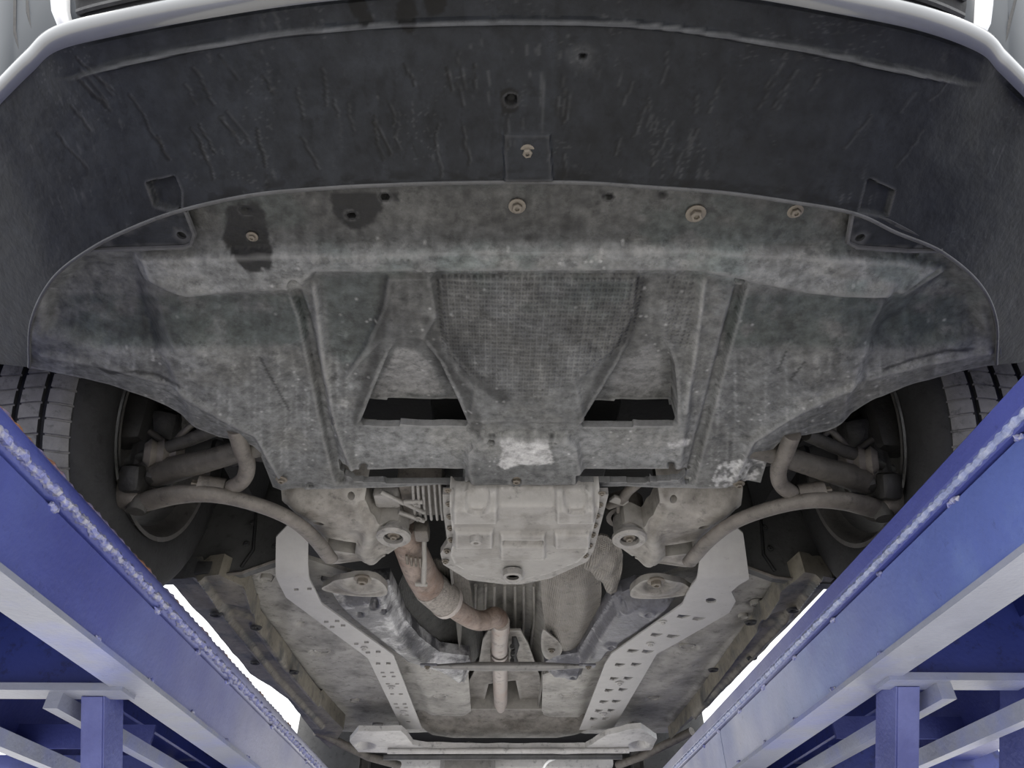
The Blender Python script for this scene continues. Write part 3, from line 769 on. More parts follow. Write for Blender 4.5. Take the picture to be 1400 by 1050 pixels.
def arb():
    P = tpath([(322, 585, .655), (330, 612, .650), (338, 635, .645), (333, 655, .640), (316, 668, .637), (305, 680, .637)])
    n = len(P); R_ = np.interp(np.linspace(0, 1, n), [0, .6, .85, 1], [.014, .014, .015, .012])
    o = tube('anti_roll_bar', P, R_, M_ARM, car, 14)
    tp = tr([(296, 668), (322, 672), (314, 690), (308, 690)], .632)
    panel('bar_end', tp, M_ARM, o, .006, z=.632, thick=.009, solid=True)
    return o
both(arb)
def tierod():
    P = tpath([(178, 632, .70), (230, 612, .70), (262, 600, .70), (300, 585, .70)])
    o = tube('tie_rod', P, [.012] * len(P), M_ARMD, car, 10)
    lathe('rod_boot', [(-.03, .016), (-.02, .026), (-.01, .02), (0, .027), (.01, .021), (.02, .028), (.035, .02)], at(222, 620, .695), (.8, .4, .2), M_ARM, o, 18)
    return o
both(tierod)
def knuckle():
    P = [boxv(at(188, 655, X=-.675), (.04, .07, .05), rotm(x=.5), .012), boxv(at(205, 615, X=-.69), (.03, .09, .16), rotm(x=.2), .012), boxv(at(218, 652, X=-.64), (.05, .04, .035), rotm(z=.5), .01), boxv(at(225, 585, X=-.67), (.05, .06, .07), rotm(x=.6, z=.3), .015)]
    v, f = joinvf(P); return obj('steering_knuckle', v, f, M_KN, car, True, sharp=30)
both(knuckle)
def jnt():
    c = at(172, 676, X=-.70)
    return lathe('ball_joint_boot', [(-.03, .012), (-.02, .024), (0, .027), (.02, .022), (.035, .012)], c, (.7, -.2, -.4), M_ARM, car, 18)
both(jnt)
def drive():
    a = np.array([-.66, 1.2, .81]); b = np.array([-.3, 1.25, .78])
    o = tube('drive_shaft', [a, b], .016, M_ARMD, car, 12)
    lathe('cv_boot', [(0, .045), (.03, .048), (.05, .036), (.06, .042), (.08, .03), (.09, .034), (.12, .02)], a, b - a, M_BLACK, o, 20)
    return o
both(drive)
def hose2():
    return tube('brake_hose', tpath([(205, 590, .74), (232, 606, .715), (252, 590, .71), (268, 580, .72), (285, 600, .70)]), .006, M_ARMM, car, 8)
both(hose2)
def caliper():
    v, f = boxv((-.715, 1.07, .80), (.07, .07, .15), rotm(x=.2), .015); return obj('brake_caliper', v, f, M_KN, car, True, sharp=35)
both(caliper)
def strut():
    return lathe('damper_strut', [(0, .03), (.18, .03), (.18, .022), (.4, .022)], (-.60, 1.22, .80), (.12, .05, 1), M_BLACK, car, 18)
both(strut)
# rear liner panel of the front arch
def liner2():
    pts = [(190, 793), (200, 720), (265, 700), (288, 700), (330, 650), (372, 628), (400, 690), (420, 735), (405, 756), (372, 768), (330, 782), (262, 791)]
    P = [at(x, y, Y=1.50) for x, y in pts]
    q = [(p[0], p[2]) for p in P]
    v = [(x, 1.50, z) for x, z in q] + [(x, 1.53, z) for x, z in q]; n = len(q)
    f = [tuple(range(n)), tuple(range(2 * n - 1, n - 1, -1))] + [(i, (i + 1) % n, n + (i + 1) % n, n + i) for i in range(n)]
    o = obj('arch_rear_liner', v, f, M_LINER, car, False)
    for x, y in ((337, 744), (376, 747), (345, 715)):
        p = at(x, y, Y=1.497); bolt(p[0], p[1], p[2], .008, o, M_DARK, rot=(-math.pi / 2, 0, 0), name='liner_clip')
    tube('liner_seam', [at(352, 648, Y=1.498), at(350, 700, Y=1.498), at(346, 752, Y=1.498), at(330, 775, Y=1.498)], .004, M_BLACK, o, 6)
    tube('liner_edge', [at(x, y, Y=1.498) for x, y in ((405, 757), (372, 768), (330, 783), (300, 786))], .004, M_ARM, o, 6)
    b = at(279, 777, Y=1.49); box('liner_bracket', b, (.035, .012, .03), M_DARK, o)
    return o
both(liner2)

# ------------------------------------------------------------------ front subframe
SUB = [(352, 625), (505, 640), (501, 672), (497, 690), (506, 704), (520, 712), (545, 711), (555, 722), (557, 740), (548, 753), (525, 768), (495, 774), (452, 779), (446, 770), (440, 746), (410, 716), (386, 690)]
def subframe():
    z0 = .648
    ol = tr(SUB, z0)
    hole1 = tr([(442, 735), (487, 742), (485, 757), (447, 751)], z0)
    holes = [hole1, circ(at(436, 712, z0)[:2], .011), circ(at(479, 685, z0)[:2], .007), circ(at(527, 766, z0)[:2], .006)]
    def zf(X, Y):
        px, py = pix(X, Y, np.full_like(X, z0))
        h = .004 * (fbm(px / 30, py / 30, 3) - .5)
        h += .014 * sm(16, 3, dline(px, py, [(505, 730), (500, 750), (508, 768)])) - .02 * sm(14, 2, np.hypot(px - 537, (py - 728) * 1.3))
        h += .012 * sm(12, 2, dline(px, py, [(520, 714), (545, 712)])) + .01 * sm(22, 3, dline(px, py, [(405, 690), (470, 712), (515, 716)]))
        h -= .06 * sm(694, 660, py); e = sdf(px, py, SUB); h -= .012 * sm(-12, -1, e) * (py > 690)
        return z0 - h
    o = panel('front_subframe', ol, M_STEEL, car, .006, zf=zf, thick=.045, holes=holes, sharp=60)
    c = at(538, 734, .628)
    bsh = lathe('subframe_bush', [(.004, .0185), (-.004, .0195), (-.005, .030), (-.001, .034), (.006, .034), (.010, .028), (.045, .028)], c, (0, .1, 1), M_ALU, o, 32, cap=False)
    lathe('bush_rubber', [(.004, .0), (.004, .0195)], c, (0, .1, 1), M_ARMD, o, 24)
    bolt(c[0], c[1], c[2] + .004, .012, o, M_BOLT)
    lathe('bush_sleeve', [(.02, .030), (.02, .040), (.06, .040)], at(541, 716, .665), (0, .1, 1), M_ARM, o, 32, cap=False)
    return o
both(subframe)
# rear mount brackets of the subframe
def mount():
    z0 = .655
    q = [(440, 806), (452, 797), (466, 786), (488, 779), (512, 781), (524, 790), (528, 802), (527, 814), (500, 816), (468, 813)]
    def zf(X, Y):
        px, py = pix(X, Y, np.full_like(X, z0)); r = np.hypot((px - 496), (py - 790) * 1.9)
        return z0 - .016 * sm(45, 22, r) + .005 * sm(20, 12, r)
    o = panel('subframe_mount', tr(sclosed(q), z0), M_STEEL, car, .005, zf=zf, thick=.014)
    p = at(496, 790, z0 - .013); bolt(p[0], p[1], p[2], .020, o)
    return o
both(mount)

# ------------------------------------------------------------------ gearbox pan
ZP = .615
PAN = [(613, 676), (616, 700), (620, 736), (616, 756), (622, 772), (645, 788), (690, 794), (712, 795), (748, 787), (790, 768), (803, 752), (812, 715), (822, 676)]
FLG = [(605, 676), (606, 700), (612, 742), (602, 757), (606, 772), (640, 793), (690, 799), (712, 799), (752, 791), (803, 768), (812, 752), (822, 715), (832, 676)]
PANT = [(614, 682)] + PAN[1:-1] + [(821, 682)]
def panz(X, Y):
    px, py = pix(X, Y, np.full_like(X, ZP))
    h = np.zeros_like(px)
    def bx(x0, y0, x1, y1, d, s_=4): return d * msk(px, py, [(x0, y0), (x1, y0), (x1, y1), (x0, y1)], s_)
    h += .030 * sm(681, 690, py)
    h += bx(620, 680, 680, 708, .010, 2) + bx(760, 680, 812, 708, .010, 2) + bx(622, 719, 674, 742, .010, 2) + bx(758, 722, 806, 742, .010, 2)
    h += bx(684, 724, 745, 760, .008, 2)
    h -= bx(688, 732, 742, 739, .012, 1.5)
    for cx in (653, 787):
        d = np.hypot(px - cx, (py - 684) * 1.7); h -= .007 * sm(17, 15, d)
    h -= .008 * msk(px, py, [(610, 752), (700, 758), (815, 750), (815, 800), (610, 800)], 10) * sm(748, 790, py)
    h += .01 * sm(17, 11, np.hypot(px - 701, (py - 787) * 1.7))
    return ZP + .025 - h
pan = panel('gearbox_pan', tr(PANT, ZP), M_PAN, car, .003, zf=panz, thick=.022, sharp=50)
panel('pan_flange', tr(FLG, .632), M_ALU, pan, .01, z=.632, thick=.014, solid=True)
for x, y in ((612, 670), (614, 689), (615, 706), (616, 722), (617, 738), (611, 753), (609, 767), (823, 674), (820, 690), (816, 705), (813, 718), (810, 731), (806, 746), (800, 759)):
    boltpx(x, y, .630, 5.2, pan, m=M_BOLT)
c = at(701, 787, .602)
lathe('drain_ring', [(-.004, .013), (-.006, .016), (-.003, .020), (.01, .021)], c, (0, 0, 1), M_ALU, pan, 32, cap=False)
lathe('drain_plug', [(.002, .0), (.002, .0135)], c, (0, 0, 1), M_ARMD, pan, 24)
c = at(651, 735, .60)
lathe('level_plug', [(-.008, .0), (-.008, .004), (-.012, .005), (-.012, .010), (-.006, .012), (.012, .013)], c, (0, 0, 1), M_ALU, pan, 24)
# gearbox casing above the pan
v, f = boxv((.02, 1.18, .80), (.34, .5, .12), None, .02); obj('gearbox_casing', v, f, M_BLACK, car, True, sharp=40)
# finned engine sump left of the pan
a = at(545, 662, .665); b = at(606, 712, .665)
sump = box('finned_sump', ((a[0] + b[0]) / 2, (a[1] + b[1]) / 2, .70), (b[0] - a[0] + .01, b[1] - a[1], .05), M_ARM, car, bev=.006)
for x in (566, 573, 580, 588, 596, 603):
    p0, p1, p2 = at(x - 2, 660, .668), at(x, 690, .662), at(x + 2, 710, .668)
    tube('fin', [p0, p1, p2], .0032, M_ALU, sump, 8)
for L in ([(552, 686), (578, 686)], [(552, 687), (580, 700)], [(545, 700), (580, 712)], [(520, 672), (552, 688)]):
    tube('casting_rib', [at(x, y, .66) for x, y in L], .005, M_ALU, sump, 8)
for x, y in ((569, 689), (572, 709)): boltpx(x, y, .657, 5, sump, m=M_ALU)
_o = box('sump_lug', at(530, 678, .68), (.05, .05, .03), M_ALU, sump, bev=.008)
# hoses and small brackets beside the pan on the right
hs = tube('hose', tpath([(832, 690, .69), (850, 683, .68), (858, 672, .675), (872, 660, .68)]), .010, M_ARM, car, 10)
box('hose_bracket', at(846, 684, .675), (.035, .02, .008), M_STEEL, car, rotm(z=.5))
tube('sensor', [at(845, 690, .68), at(845, 700, .675)], .004, M_ARM, car, 8)

# ------------------------------------------------------------------ floor panels
ZF = .70
def floor_panel(outl, dents, seams, ribs, seed, name='floor_panel', z0=ZF, m=M_FLOOR, bump=.006):
    def zf(X, Y):
        px, py = pix(X, Y, np.full_like(X, z0))
        h = bump * (fbm(X * 14, Y * 9, seed) - .5)
        for x, y, rx, ry, d in dents:
            h -= d * sm(1.15, .75, np.hypot((px - x) / rx, (py - y) / ry))
        for L, w_, d in seams: h += d * sm(w_, w_ * .35, dline(px, py, L))
        for P_, d, sft in ribs: h += d * msk(px, py, P_, sft)
        return z0 - h
    return panel(name, tr(outl, z0), m, car, .008, zf=zf, thick=.01, sharp=60)
fl_l = floor_panel([(328, 792), (350, 776), (420, 764), (530, 800), (542, 832), (558, 866), (592, 900), (640, 915), (645, 985), (600, 1000), (550, 1002), (455, 1000), (445, 985), (425, 955), (372, 890), (345, 850), (330, 800)],
            [(412, 848, 7, 4, .006), (440, 888, 16, 5, .008), (485, 957, 8, 4, .005), (517, 990, 10, 3, .005), (602, 950, 13, 4, .008), (618, 993, 9, 2.5, .004), (364, 790, 9, 5, .02)],
            [([(330, 800), (345, 850), (372, 888), (425, 952), (452, 985)], 7, .006), ([(455, 985), (545, 988)], 5, .004), ([(560, 915), (640, 925)], 5, .006)],
            [([(395, 800), (440, 830), (540, 900), (552, 930), (470, 960), (430, 930), (385, 870)], .008, 10), ([(572, 935), (640, 930), (640, 985), (590, 985)], .010, 8)], 51)
fl_r = floor_panel([(740, 990), (742, 922), (790, 908), (814, 870), (830, 842), (850, 806), (985, 764), (1050, 774), (1076, 790), (1060, 810), (1040, 840), (1010, 880), (960, 950), (935, 990), (925, 1002), (800, 1003)],
            [(940, 882, 14, 5, .008), (893, 953, 10, 4, .006), (868, 990, 12, 3, .005), (757, 990, 9, 2.5, .004), (775, 948, 12, 4, .008), (1035, 825, 12, 6, .008), (1016, 842, 8, 4, .004)],
            [([(1060, 810), (1040, 838), (1000, 880), (950, 945), (920, 980)], 7, .006), ([(735, 975), (790, 975)], 3, .003), ([(930, 985), (860, 990)], 5, .004)],
            [([(985, 830), (940, 870), (850, 950), (860, 975), (920, 940), (980, 880), (1020, 850)], .008, 10), ([(735, 935), (806, 930), (795, 990), (745, 985)], .010, 8)], 63)
for fo, L in ((fl_l, ((412, 848, 6), (440, 888, 12), (485, 957, 6), (517, 990, 8), (602, 950, 10), (618, 993, 7), (364, 790, 8))), (fl_r, ((940, 882, 11), (893, 953, 8), (868, 990, 9), (757, 990, 7), (775, 948, 10), (1035, 825, 9), (1016, 842, 7)))):
    for x, y, r in L:
        p = at(x, y, ZF - .004); rr = r * ((p - CAM) @ FW) / FPX
        lathe('floor_plug', [(-.002, 0), (-.002, rr * .72), (-.005, rr * .8), (-.005, rr * .95), (0.0, rr), (.006, rr)], p, (0, 0, 1), M_FLOOR, fo, 20, cap=False)
# inner sills and outer sills
SILL_L = [(232, 789), (300, 782), (338, 800), (352, 852), (385, 895), (430, 952), (470, 995), (452, 1022), (432, 1003), (394, 953), (342, 917), (299, 865), (242, 801)]
SILL_R = [(1138, 788), (1100, 780), (1068, 805), (1042, 842), (1012, 885), (962, 955), (928, 996), (915, 1010), (956, 972), (980, 948), (1004, 922), (1036, 894), (1073, 856)]
def sill(name, P, z0, seam, clips, seed):
    pl = tr(P, z0)
    def zf(X, Y):
        px, py = pix(X, Y, np.full_like(X, z0))
        h = .012 * sm(-2, 2, 0 * px) + .008 * (fbm(X * 9, Y * 9, seed) - .5)
        for L, w_, d in seam: h += d * sm(w_, w_ * .3, dline(px, py, L))
        return z0 - h
    o = panel(name, pl, mat('dusty_sill_coating', (.17, .155, .125), .6, var=.35, vs_=16, bump=.4, bs=50, col2=(.07, .07, .068), c2scale=6), car, .007, zf=zf, thick=.05, sharp=60)
    for x, y in clips:
        p = at(x, y, z0 - .012); lathe('sill_plug', [(0, .006), (-.004, .008), (-.005, .013), (0, .016)], p, (0, 0, 1), M_BLACK, o, 16)
    return o
sill('sill', SILL_L, .655, [([(275, 785), (312, 840), (380, 925), (440, 990)], 4, .012), ([(310, 830), (345, 838), (375, 850)], 8, -.01), ([(340, 800), (352, 855), (385, 900), (435, 958)], 5, .01)], [(295, 839), (349, 905), (350, 857), (402, 918)], 5)
sill('sill', SILL_R, .655, [([(1120, 785), (1085, 830), (1020, 900), (950, 975)], 4, .012), ([(1085, 832), (1050, 845), (1018, 850)], 8, -.01), ([(1062, 812), (1040, 845), (1005, 890), (955, 958)], 5, .01)], [(1084, 833), (1028, 899), (1026, 850), (975, 915)], 6)
# pinch-weld flange standing down from each sill
for P in ([(242, 801), (299, 865), (342, 917), (394, 953), (432, 1003)], [(1138, 788), (1073, 856), (1004, 922), (980, 948), (956, 972)]):
    a = [at(x, y, .655) for x, y in P]; v = []; 
    for p in a: v += [p + [0, 0, .06], p + [0, 0, -.004], p + [.004, 0, -.004], p + [.004, 0, .06]]
    f = [(4 * i + j, 4 * i + (j + 1) % 4, 4 * i + 4 + (j + 1) % 4, 4 * i + 4 + j) for i in range(4) for j in range(4)]
    obj('sill_flange', v, f, MATS['dusty_sill_coating'], car, False)

# ------------------------------------------------------------------ transmission tunnel, its shields and the exhaust
def tunnel():
    v = []; f = []; n = 17; ys = np.linspace(1.3, 3.0, 40); 
    for y in ys:
        for k in range(n):
            a = math.pi * k / (n - 1); x = -.006 - .135 * math.cos(a); z = .70 + .13 * math.sin(a) ** .6
            z -= .004 * (abs(((k * 5) % 10) - 5) < 1)
            v.append((x, y, z))
    for j in range(39):
        for k in range(n - 1): f.append((j * n + k, (j + 1) * n + k, (j + 1) * n + k + 1, j * n + k + 1))
    return obj('transmission_tunnel', v, f, M_FLOOR, car, True, sharp=40)
tun = tunnel()
for x in (650, 664, 676, 690, 704, 716, 730):
    tube('tunnel_rib', [at(x, 800, .79), at(x, 850, .80), at(x + (690 - x) * .2, 905, .80)], .005, M_STEEL, tun, 8)
# tunnel bracket with an oval hole behind the pipe
TB = [(655, 905), (660, 875), (668, 862), (712, 862), (722, 880), (738, 925), (742, 985), (718, 990), (705, 930), (668, 935), (655, 985), (640, 985), (642, 930)]
panel('tunnel_bracket', tr(TB, .735), M_STEEL, car, .008, z=.735, thick=.006, holes=[circ(at(704, 884, .735)[:2], .013, .05)], solid=True)
tube('exhaust_hanger', [at(703, 868, .74), at(705, 882, .735), at(702, 896, .735), at(706, 908, .735)], [.009, .012, .010, .008], M_BLACK, car, 8)
# exhaust
P = tpath([(548, 722, .70), (562, 752, .693), (575, 782, .69), (586, 800, .69)])
cat_ = tube('catalyst_pipe', P, np.interp(np.linspace(0, 1, len(P)), [0, .5, 1], [.030, .037, .040]), M_RUST, car, 24)
for x, y in ((556, 766), (562, 768), (568, 769), (574, 770)):
    tube('pipe_clamp_rib', [at(x, y - 7, .655), at(x + 1, y + 5, .652)], .003, M_BOLT, cat_, 6)
tube('hanger_rod', [at(580, 735, .68), at(580, 775, .652), at(579, 796, .648)], [.005, .006, .006], M_STEEL, cat_, 10)
box('hanger_foot', at(576, 799, .645), (.028, .014, .006), M_STEEL, cat_, rotm(z=.1))
box('sensor_block', at(577, 726, .68), (.03, .05, .03), M_ARM, cat_, bev=.006)
P = tpath([(586, 800, .69), (597, 810, .69), (610, 821, .69)])
fx = tube('flex_pipe', P, [.041 + .0015 * (i % 2) for i in range(len(P))], mat('braided_flex_steel', (.27, .245, .22), .55, .2, var=.4, vs_=120, bump=.9, bs=260), car, 24)
tube('flex_ring', [at(608, 820, .69), at(612, 823, .69)], .044, M_PIPE, fx, 24)
P = tpath([(608, 820, .69), (628, 836, .692), (648, 847, .695), (664, 848, .705), (676, 843, .72), (683, 848, .73), (685, 862, .73)], 8)
p1 = tube('exhaust_pipe', P, .0265, M_RUST, car, 24)
P = [at(684.5, 850, .722), at(683, 880, .72), at(684, 930, .72), at(685, 988, .72)]
p2 = tube('exhaust_tail_pipe', P, .0255, M_PIPE, car, 24)
for y in (890, 896, 901):
    q = at(683, y, .72); lathe('clamp_ring', [(-.004, .0265), (-.004, .029), (.004, .029), (.004, .0265)], q, (0, 1, 0), M_ARM, p2, 28, cap=False)
for y, dx in ((884, 17), (893, 18), (903, 17)):
    q = at(683 + dx, y, .715); lathe('clamp_bolt', [(-.012, 0), (-.012, .007), (.012, .007), (.012, 0)], q, (0, 1, .2), M_BLACK, p2, 8)
# heat shields
def shield(name, P, z0, zfun, m, k=3):
    return panel(name, tr(sclosed(P, k), z0), m, car, .006, zf=zfun, thick=.004, wf=lambda X, Y, Z: np.ones_like(X), sharp=60)
HSL = [(538, 828), (552, 800), (562, 790), (580, 815), (606, 846), (640, 868), (660, 885), (656, 905), (634, 912), (600, 892), (565, 862)]
def z_(X, Y):
    px, py = pix(X, Y, np.full_like(X, .72)); d = dline(px, py, [(538, 828), (565, 862), (600, 892), (634, 912)])
    return .715 + .05 * sm(2, 40, d) - .008 * sm(5, 1, d) + .006 * fbm(X * 20, Y * 20, 3)
shl = shield('heat_shield', HSL, .72, z_, M_SHIELDD)
HSR = [(742, 785), (741, 830), (746, 862), (752, 892), (768, 903), (788, 900), (806, 875), (818, 845), (823, 815), (818, 785), (800, 765), (768, 764)]
def z2_(X, Y):
    px, py = pix(X, Y, np.full_like(X, .70)); e = sdf(px, py, HSR)
    return .71 - .028 * sm(0, -26, e) + .004 * fbm(X * 25, Y * 25, 8) + .005 * sm(8, 5, np.hypot(px - 772, (py - 851) * 1.3))
shr = shield('heat_shield', HSR, .70, z2_, M_SHIELD)
HSR2 = [(808, 735), (840, 738), (852, 762), (846, 800), (840, 818), (832, 812), (820, 795), (798, 775), (796, 755)]
def z3_(X, Y):
    px, py = pix(X, Y, np.full_like(X, .69))
    return .69 - .014 * sm(0, -14, sdf(px, py, HSR2)) + .004 * np.sin(px * .22 + py * .2) + .004 * fbm(X * 30, Y * 30, 2)
shield('heat_shield_wing', HSR2, .69, z3_, M_SHIELD)
HSL2 = [(590, 770), (606, 770), (640, 792), (645, 850), (632, 845), (612, 805)]
shield('heat_shield_wing', HSL2, .73, lambda X, Y: .73 + .006 * fbm(X * 20, Y * 20, 4), M_SHIELD)
FOOT = [(742, 862), (752, 868), (766, 880), (768, 892), (758, 901), (746, 900), (740, 885)]
o = panel('shield_foot', tr(sclosed(FOOT), .69), M_STEEL, car, .006, z=.69, thick=.004, solid=True)
boltpx(754, 889, .688, 5, o)

# ------------------------------------------------------------------ chassis rails beside the tunnel
RL = [(436, 806), (470, 812), (530, 806), (540, 828), (552, 858), (572, 882), (600, 903), (640, 908), (644, 922), (634, 944), (622, 940), (600, 925), (555, 912), (537, 898), (470, 845)]
def zrl(X, Y):
    px, py = pix(X, Y, np.full_like(X, .665)); e = sdf(px, py, RL)
    h = .035 * sm(0, -13, e) + .004 * (fbm(X * 30, Y * 30, 9) - .5)
    h -= .02 * sm(7, 4, np.hypot(px - 512, (py - 822) * 1.1)) + .012 * sm(4, 2, np.hypot(px - 525, py - 831)) + .01 * sm(4, 2, np.hypot(px - 493, py - 835)) - .004 * sm(8, 5, np.hypot(px - 552, (py - 881) * 2))
    return .69 - h
panel('chassis_rail', tr(RL, .665), M_RAIL, car, .005, zf=zrl, thick=.03, sharp=60)
RR = [(838, 828), (872, 815), (936, 820), (905, 848), (836, 896), (828, 908), (800, 918), (795, 935), (752, 932), (744, 918), (760, 908), (790, 904), (812, 868), (826, 846)]
def zrr(X, Y):
    px, py = pix(X, Y, np.full_like(X, .665)); e = sdf(px, py, RR)
    h = .035 * sm(0, -12, e) + .003 * (fbm(X * 20, Y * 20, 19) - .5)
    for x, y in ((853, 829), (835, 879), (886, 833), (783, 921)): h += .005 * sm(12, 8, np.hypot(px - x, (py - y) * 2)) - .012 * sm(4, 2, np.hypot(px - x, (py - y) * 1.5))
    return .69 - h
panel('chassis_rail', tr(RR, .665), M_RAIL2, car, .005, zf=zrr, thick=.03, sharp=60)
# cross brace bar
a, b = at(592, 911, .64), at(797, 911, .64)
n = 14; P = [a + (b - a) * i / n for i in range(n + 1)]
br = tube('cross_brace', P, np.interp(np.linspace(0, 1, n + 1), [0, .1, .3, .7, .9, 1], [.005, .008, .0125, .0125, .008, .005]), mat('grey_brace_tube', (.2, .195, .19), .4, .4, var=.2), car, 16)
for p, s_ in ((a, -1), (b, 1)):
    box('brace_end', p + np.array([s_ * .012, 0, .002]), (.05, .026, .006), M_RAIL2, br, bev=.002); bolt(p[0] + s_ * .016, p[1], p[2] - .002, .009, br)

# ------------------------------------------------------------------ perforated reinforcement plates
PLL = [(370, 766), (410, 748), (419, 780), (424, 794), (440, 826), (538, 896), (577, 997), (550, 997), (503, 900), (391, 817), (377, 789)]
PLR = [(952, 792), (966, 763), (980, 748), (1024, 764), (1024, 792), (1010, 800), (1000, 809), (1006, 822), (997, 838), (917, 884), (898, 894), (838, 997), (792, 998), (806, 963), (827, 908), (836, 894), (933, 826), (939, 812), (946, 800)]
ZPL = .648
def zpl(X, Y):
    px, py = pix(X, Y, np.full_like(X, ZPL)); return ZPL + .10 * np.clip((790 - py) / 40, 0, 1) ** 1.2
hl = []
def hq(x, y, w_=3.2, h_=1.6): return tr([(x - w_, y - h_), (x + w_, y - h_), (x + w_, y + h_), (x - w_, y + h_)], ZPL)
for x, y in ((405, 806), (423, 805), (446, 850), (461, 849), (454, 857), (469, 855), (487, 880), (501, 878), (503, 892), (517, 891), (517, 907), (531, 907)): hl.append(hq(x, y))
for x, y in ((523, 919.5), (536, 919.5), (525, 925), (538, 925), (530, 935), (543, 935), (536, 949), (548, 949), (541, 962.5), (553, 962.5), (543, 967.5), (555, 967.5), (549, 978), (556, 978), (558, 987)): hl.append(hq(x, y, 2.6, 1.))
pl = panel('perforated_plate', tr(PLL, ZPL), M_PLATE, car, .012, zf=zpl, thick=.004, holes=hl, solid=True)
for x, y in ((498, 886), (535, 939), (552, 973)): boltpx(x, y, ZPL - .001, 5, pl, m=M_PLATE)
hl = []
def leaf(x, y, w_):
    return tr([(x - w_, y + 1.2), (x - w_ * .7, y - 1.8 - w_ * .12), (x - w_ * .1, y - 1.2 - w_ * .1), (x + w_, y - 1.4), (x + w_ * .5, y + .8), (x - w_ * .2, y + 1.5 + w_ * .12)], ZPL)
for x, y, w_ in ((935, 843, 10), (956, 846, 10), (898, 868, 9), (921, 870, 10), (866, 890, 9), (886, 891, 9), (848, 909, 8), (870, 908.5, 8), (840, 928, 7), (859, 927.5, 7), (833, 944, 7), (852, 943, 7), (826, 959.5, 7), (843, 959, 7), (819, 972, 6), (836, 971.5, 6), (812, 983, 6), (829, 982.5, 6)): hl.append(leaf(x, y, w_))
hl.append(tr(circ((972, 821), 7.5, 3.6), ZPL)); hl.append(hq(812, 994, 4, 1))
pr_ = panel('perforated_plate', tr(PLR, ZPL), M_PLATE, car, .012, zf=zpl, thick=.004, holes=hl, solid=True)
for x, y in ((889, 880), (906, 850), (847, 933), (825, 976)): boltpx(x, y, ZPL - .001, 5.5, pr_, m=M_PLATE)

# ------------------------------------------------------------------ rear: tank edge, cross beam, rear wheels' beam
TK = [(545, 998), (575, 985), (645, 985), (735, 985), (790, 985), (812, 996), (785, 1003), (760, 1007), (620, 1007), (592, 1003), (570, 994)]
def ztk(X, Y):
    px, py = pix(X, Y, np.full_like(X, .66)); return .70 - .045 * sm(985, 1003, py) - .0 * px
panel('fuel_tank', tr(TK, .66), M_STEEL, car, .012, zf=ztk, thick=.1, sharp=60)
RS = [(478, 1012), (490, 997), (548, 998), (556, 1004), (564, 1016), (585, 1020), (700, 1022), (800, 1020), (830, 1003), (858, 996), (876, 994), (898, 1008), (890, 1024), (850, 1027), (700, 1029), (540, 1028), (490, 1027)]
def zrs(X, Y):
    px, py = pix(X, Y, np.full_like(X, .60)); h = .01 * fbm(X * 8, Y * 8, 4)
    h -= .03 * sm(12, 8, np.hypot(px - 500, (py - 1018) * 2)) + .03 * sm(12, 8, np.hypot(px - 874, (py - 1016) * 2))
    return .60 - h
rs = panel('rear_subframe', tr(RS, .60), mat('pale_rear_steel', (.46, .45, .44), .5, .1, var=.2, vs_=8, bump=.2), car, .01, zf=zrs, thick=.018, sharp=60)
tube('rear_cross_tube', [at(530, 1027, .585), at(860, 1026, .585)], .010, MATS['pale_rear_steel'], rs, 12)
tube('rear_cross_tube', [at(525, 1034, .59), at(850, 1033, .59)], .014, mat('dark_cross_tube', (.06, .06, .062), .4, .2), rs, 12)
def axle():
    P = [boxv((0, 3.62, .66), (1.0, .3, .06), None, .02)]
    v, f = joinvf(P); o = obj('rear_axle_carrier', v, f, MATS['pale_rear_steel'], car, True, sharp=40); return o
ra = axle()
for s_ in (-1, 1): box('wheel_arch_front', (s_ * .79, 3.5, .81), (.30, .015, .36), M_LINER, car)
tube('rear_arm', [at(432, 1000, .66), at(505, 1035, .62), at(545, 1046, .62)], .016, M_ARM, car, 12)
tube('rear_arm', [at(946, 1000, .66), at(880, 1033, .62), at(845, 1046, .62)], .016, M_ARM, car, 12)
lathe('differential', [(-.12, .05), (-.1, .09), (0, .11), (.1, .09), (.12, .05)], at(640, 1052, .62), (1, 0, 0), M_ALU, car, 24)
tube('brake_hose', tpath([(742, 1052, .58), (748, 1042, .585), (760, 1036, .59)]), .006, M_TRIM, car, 8)

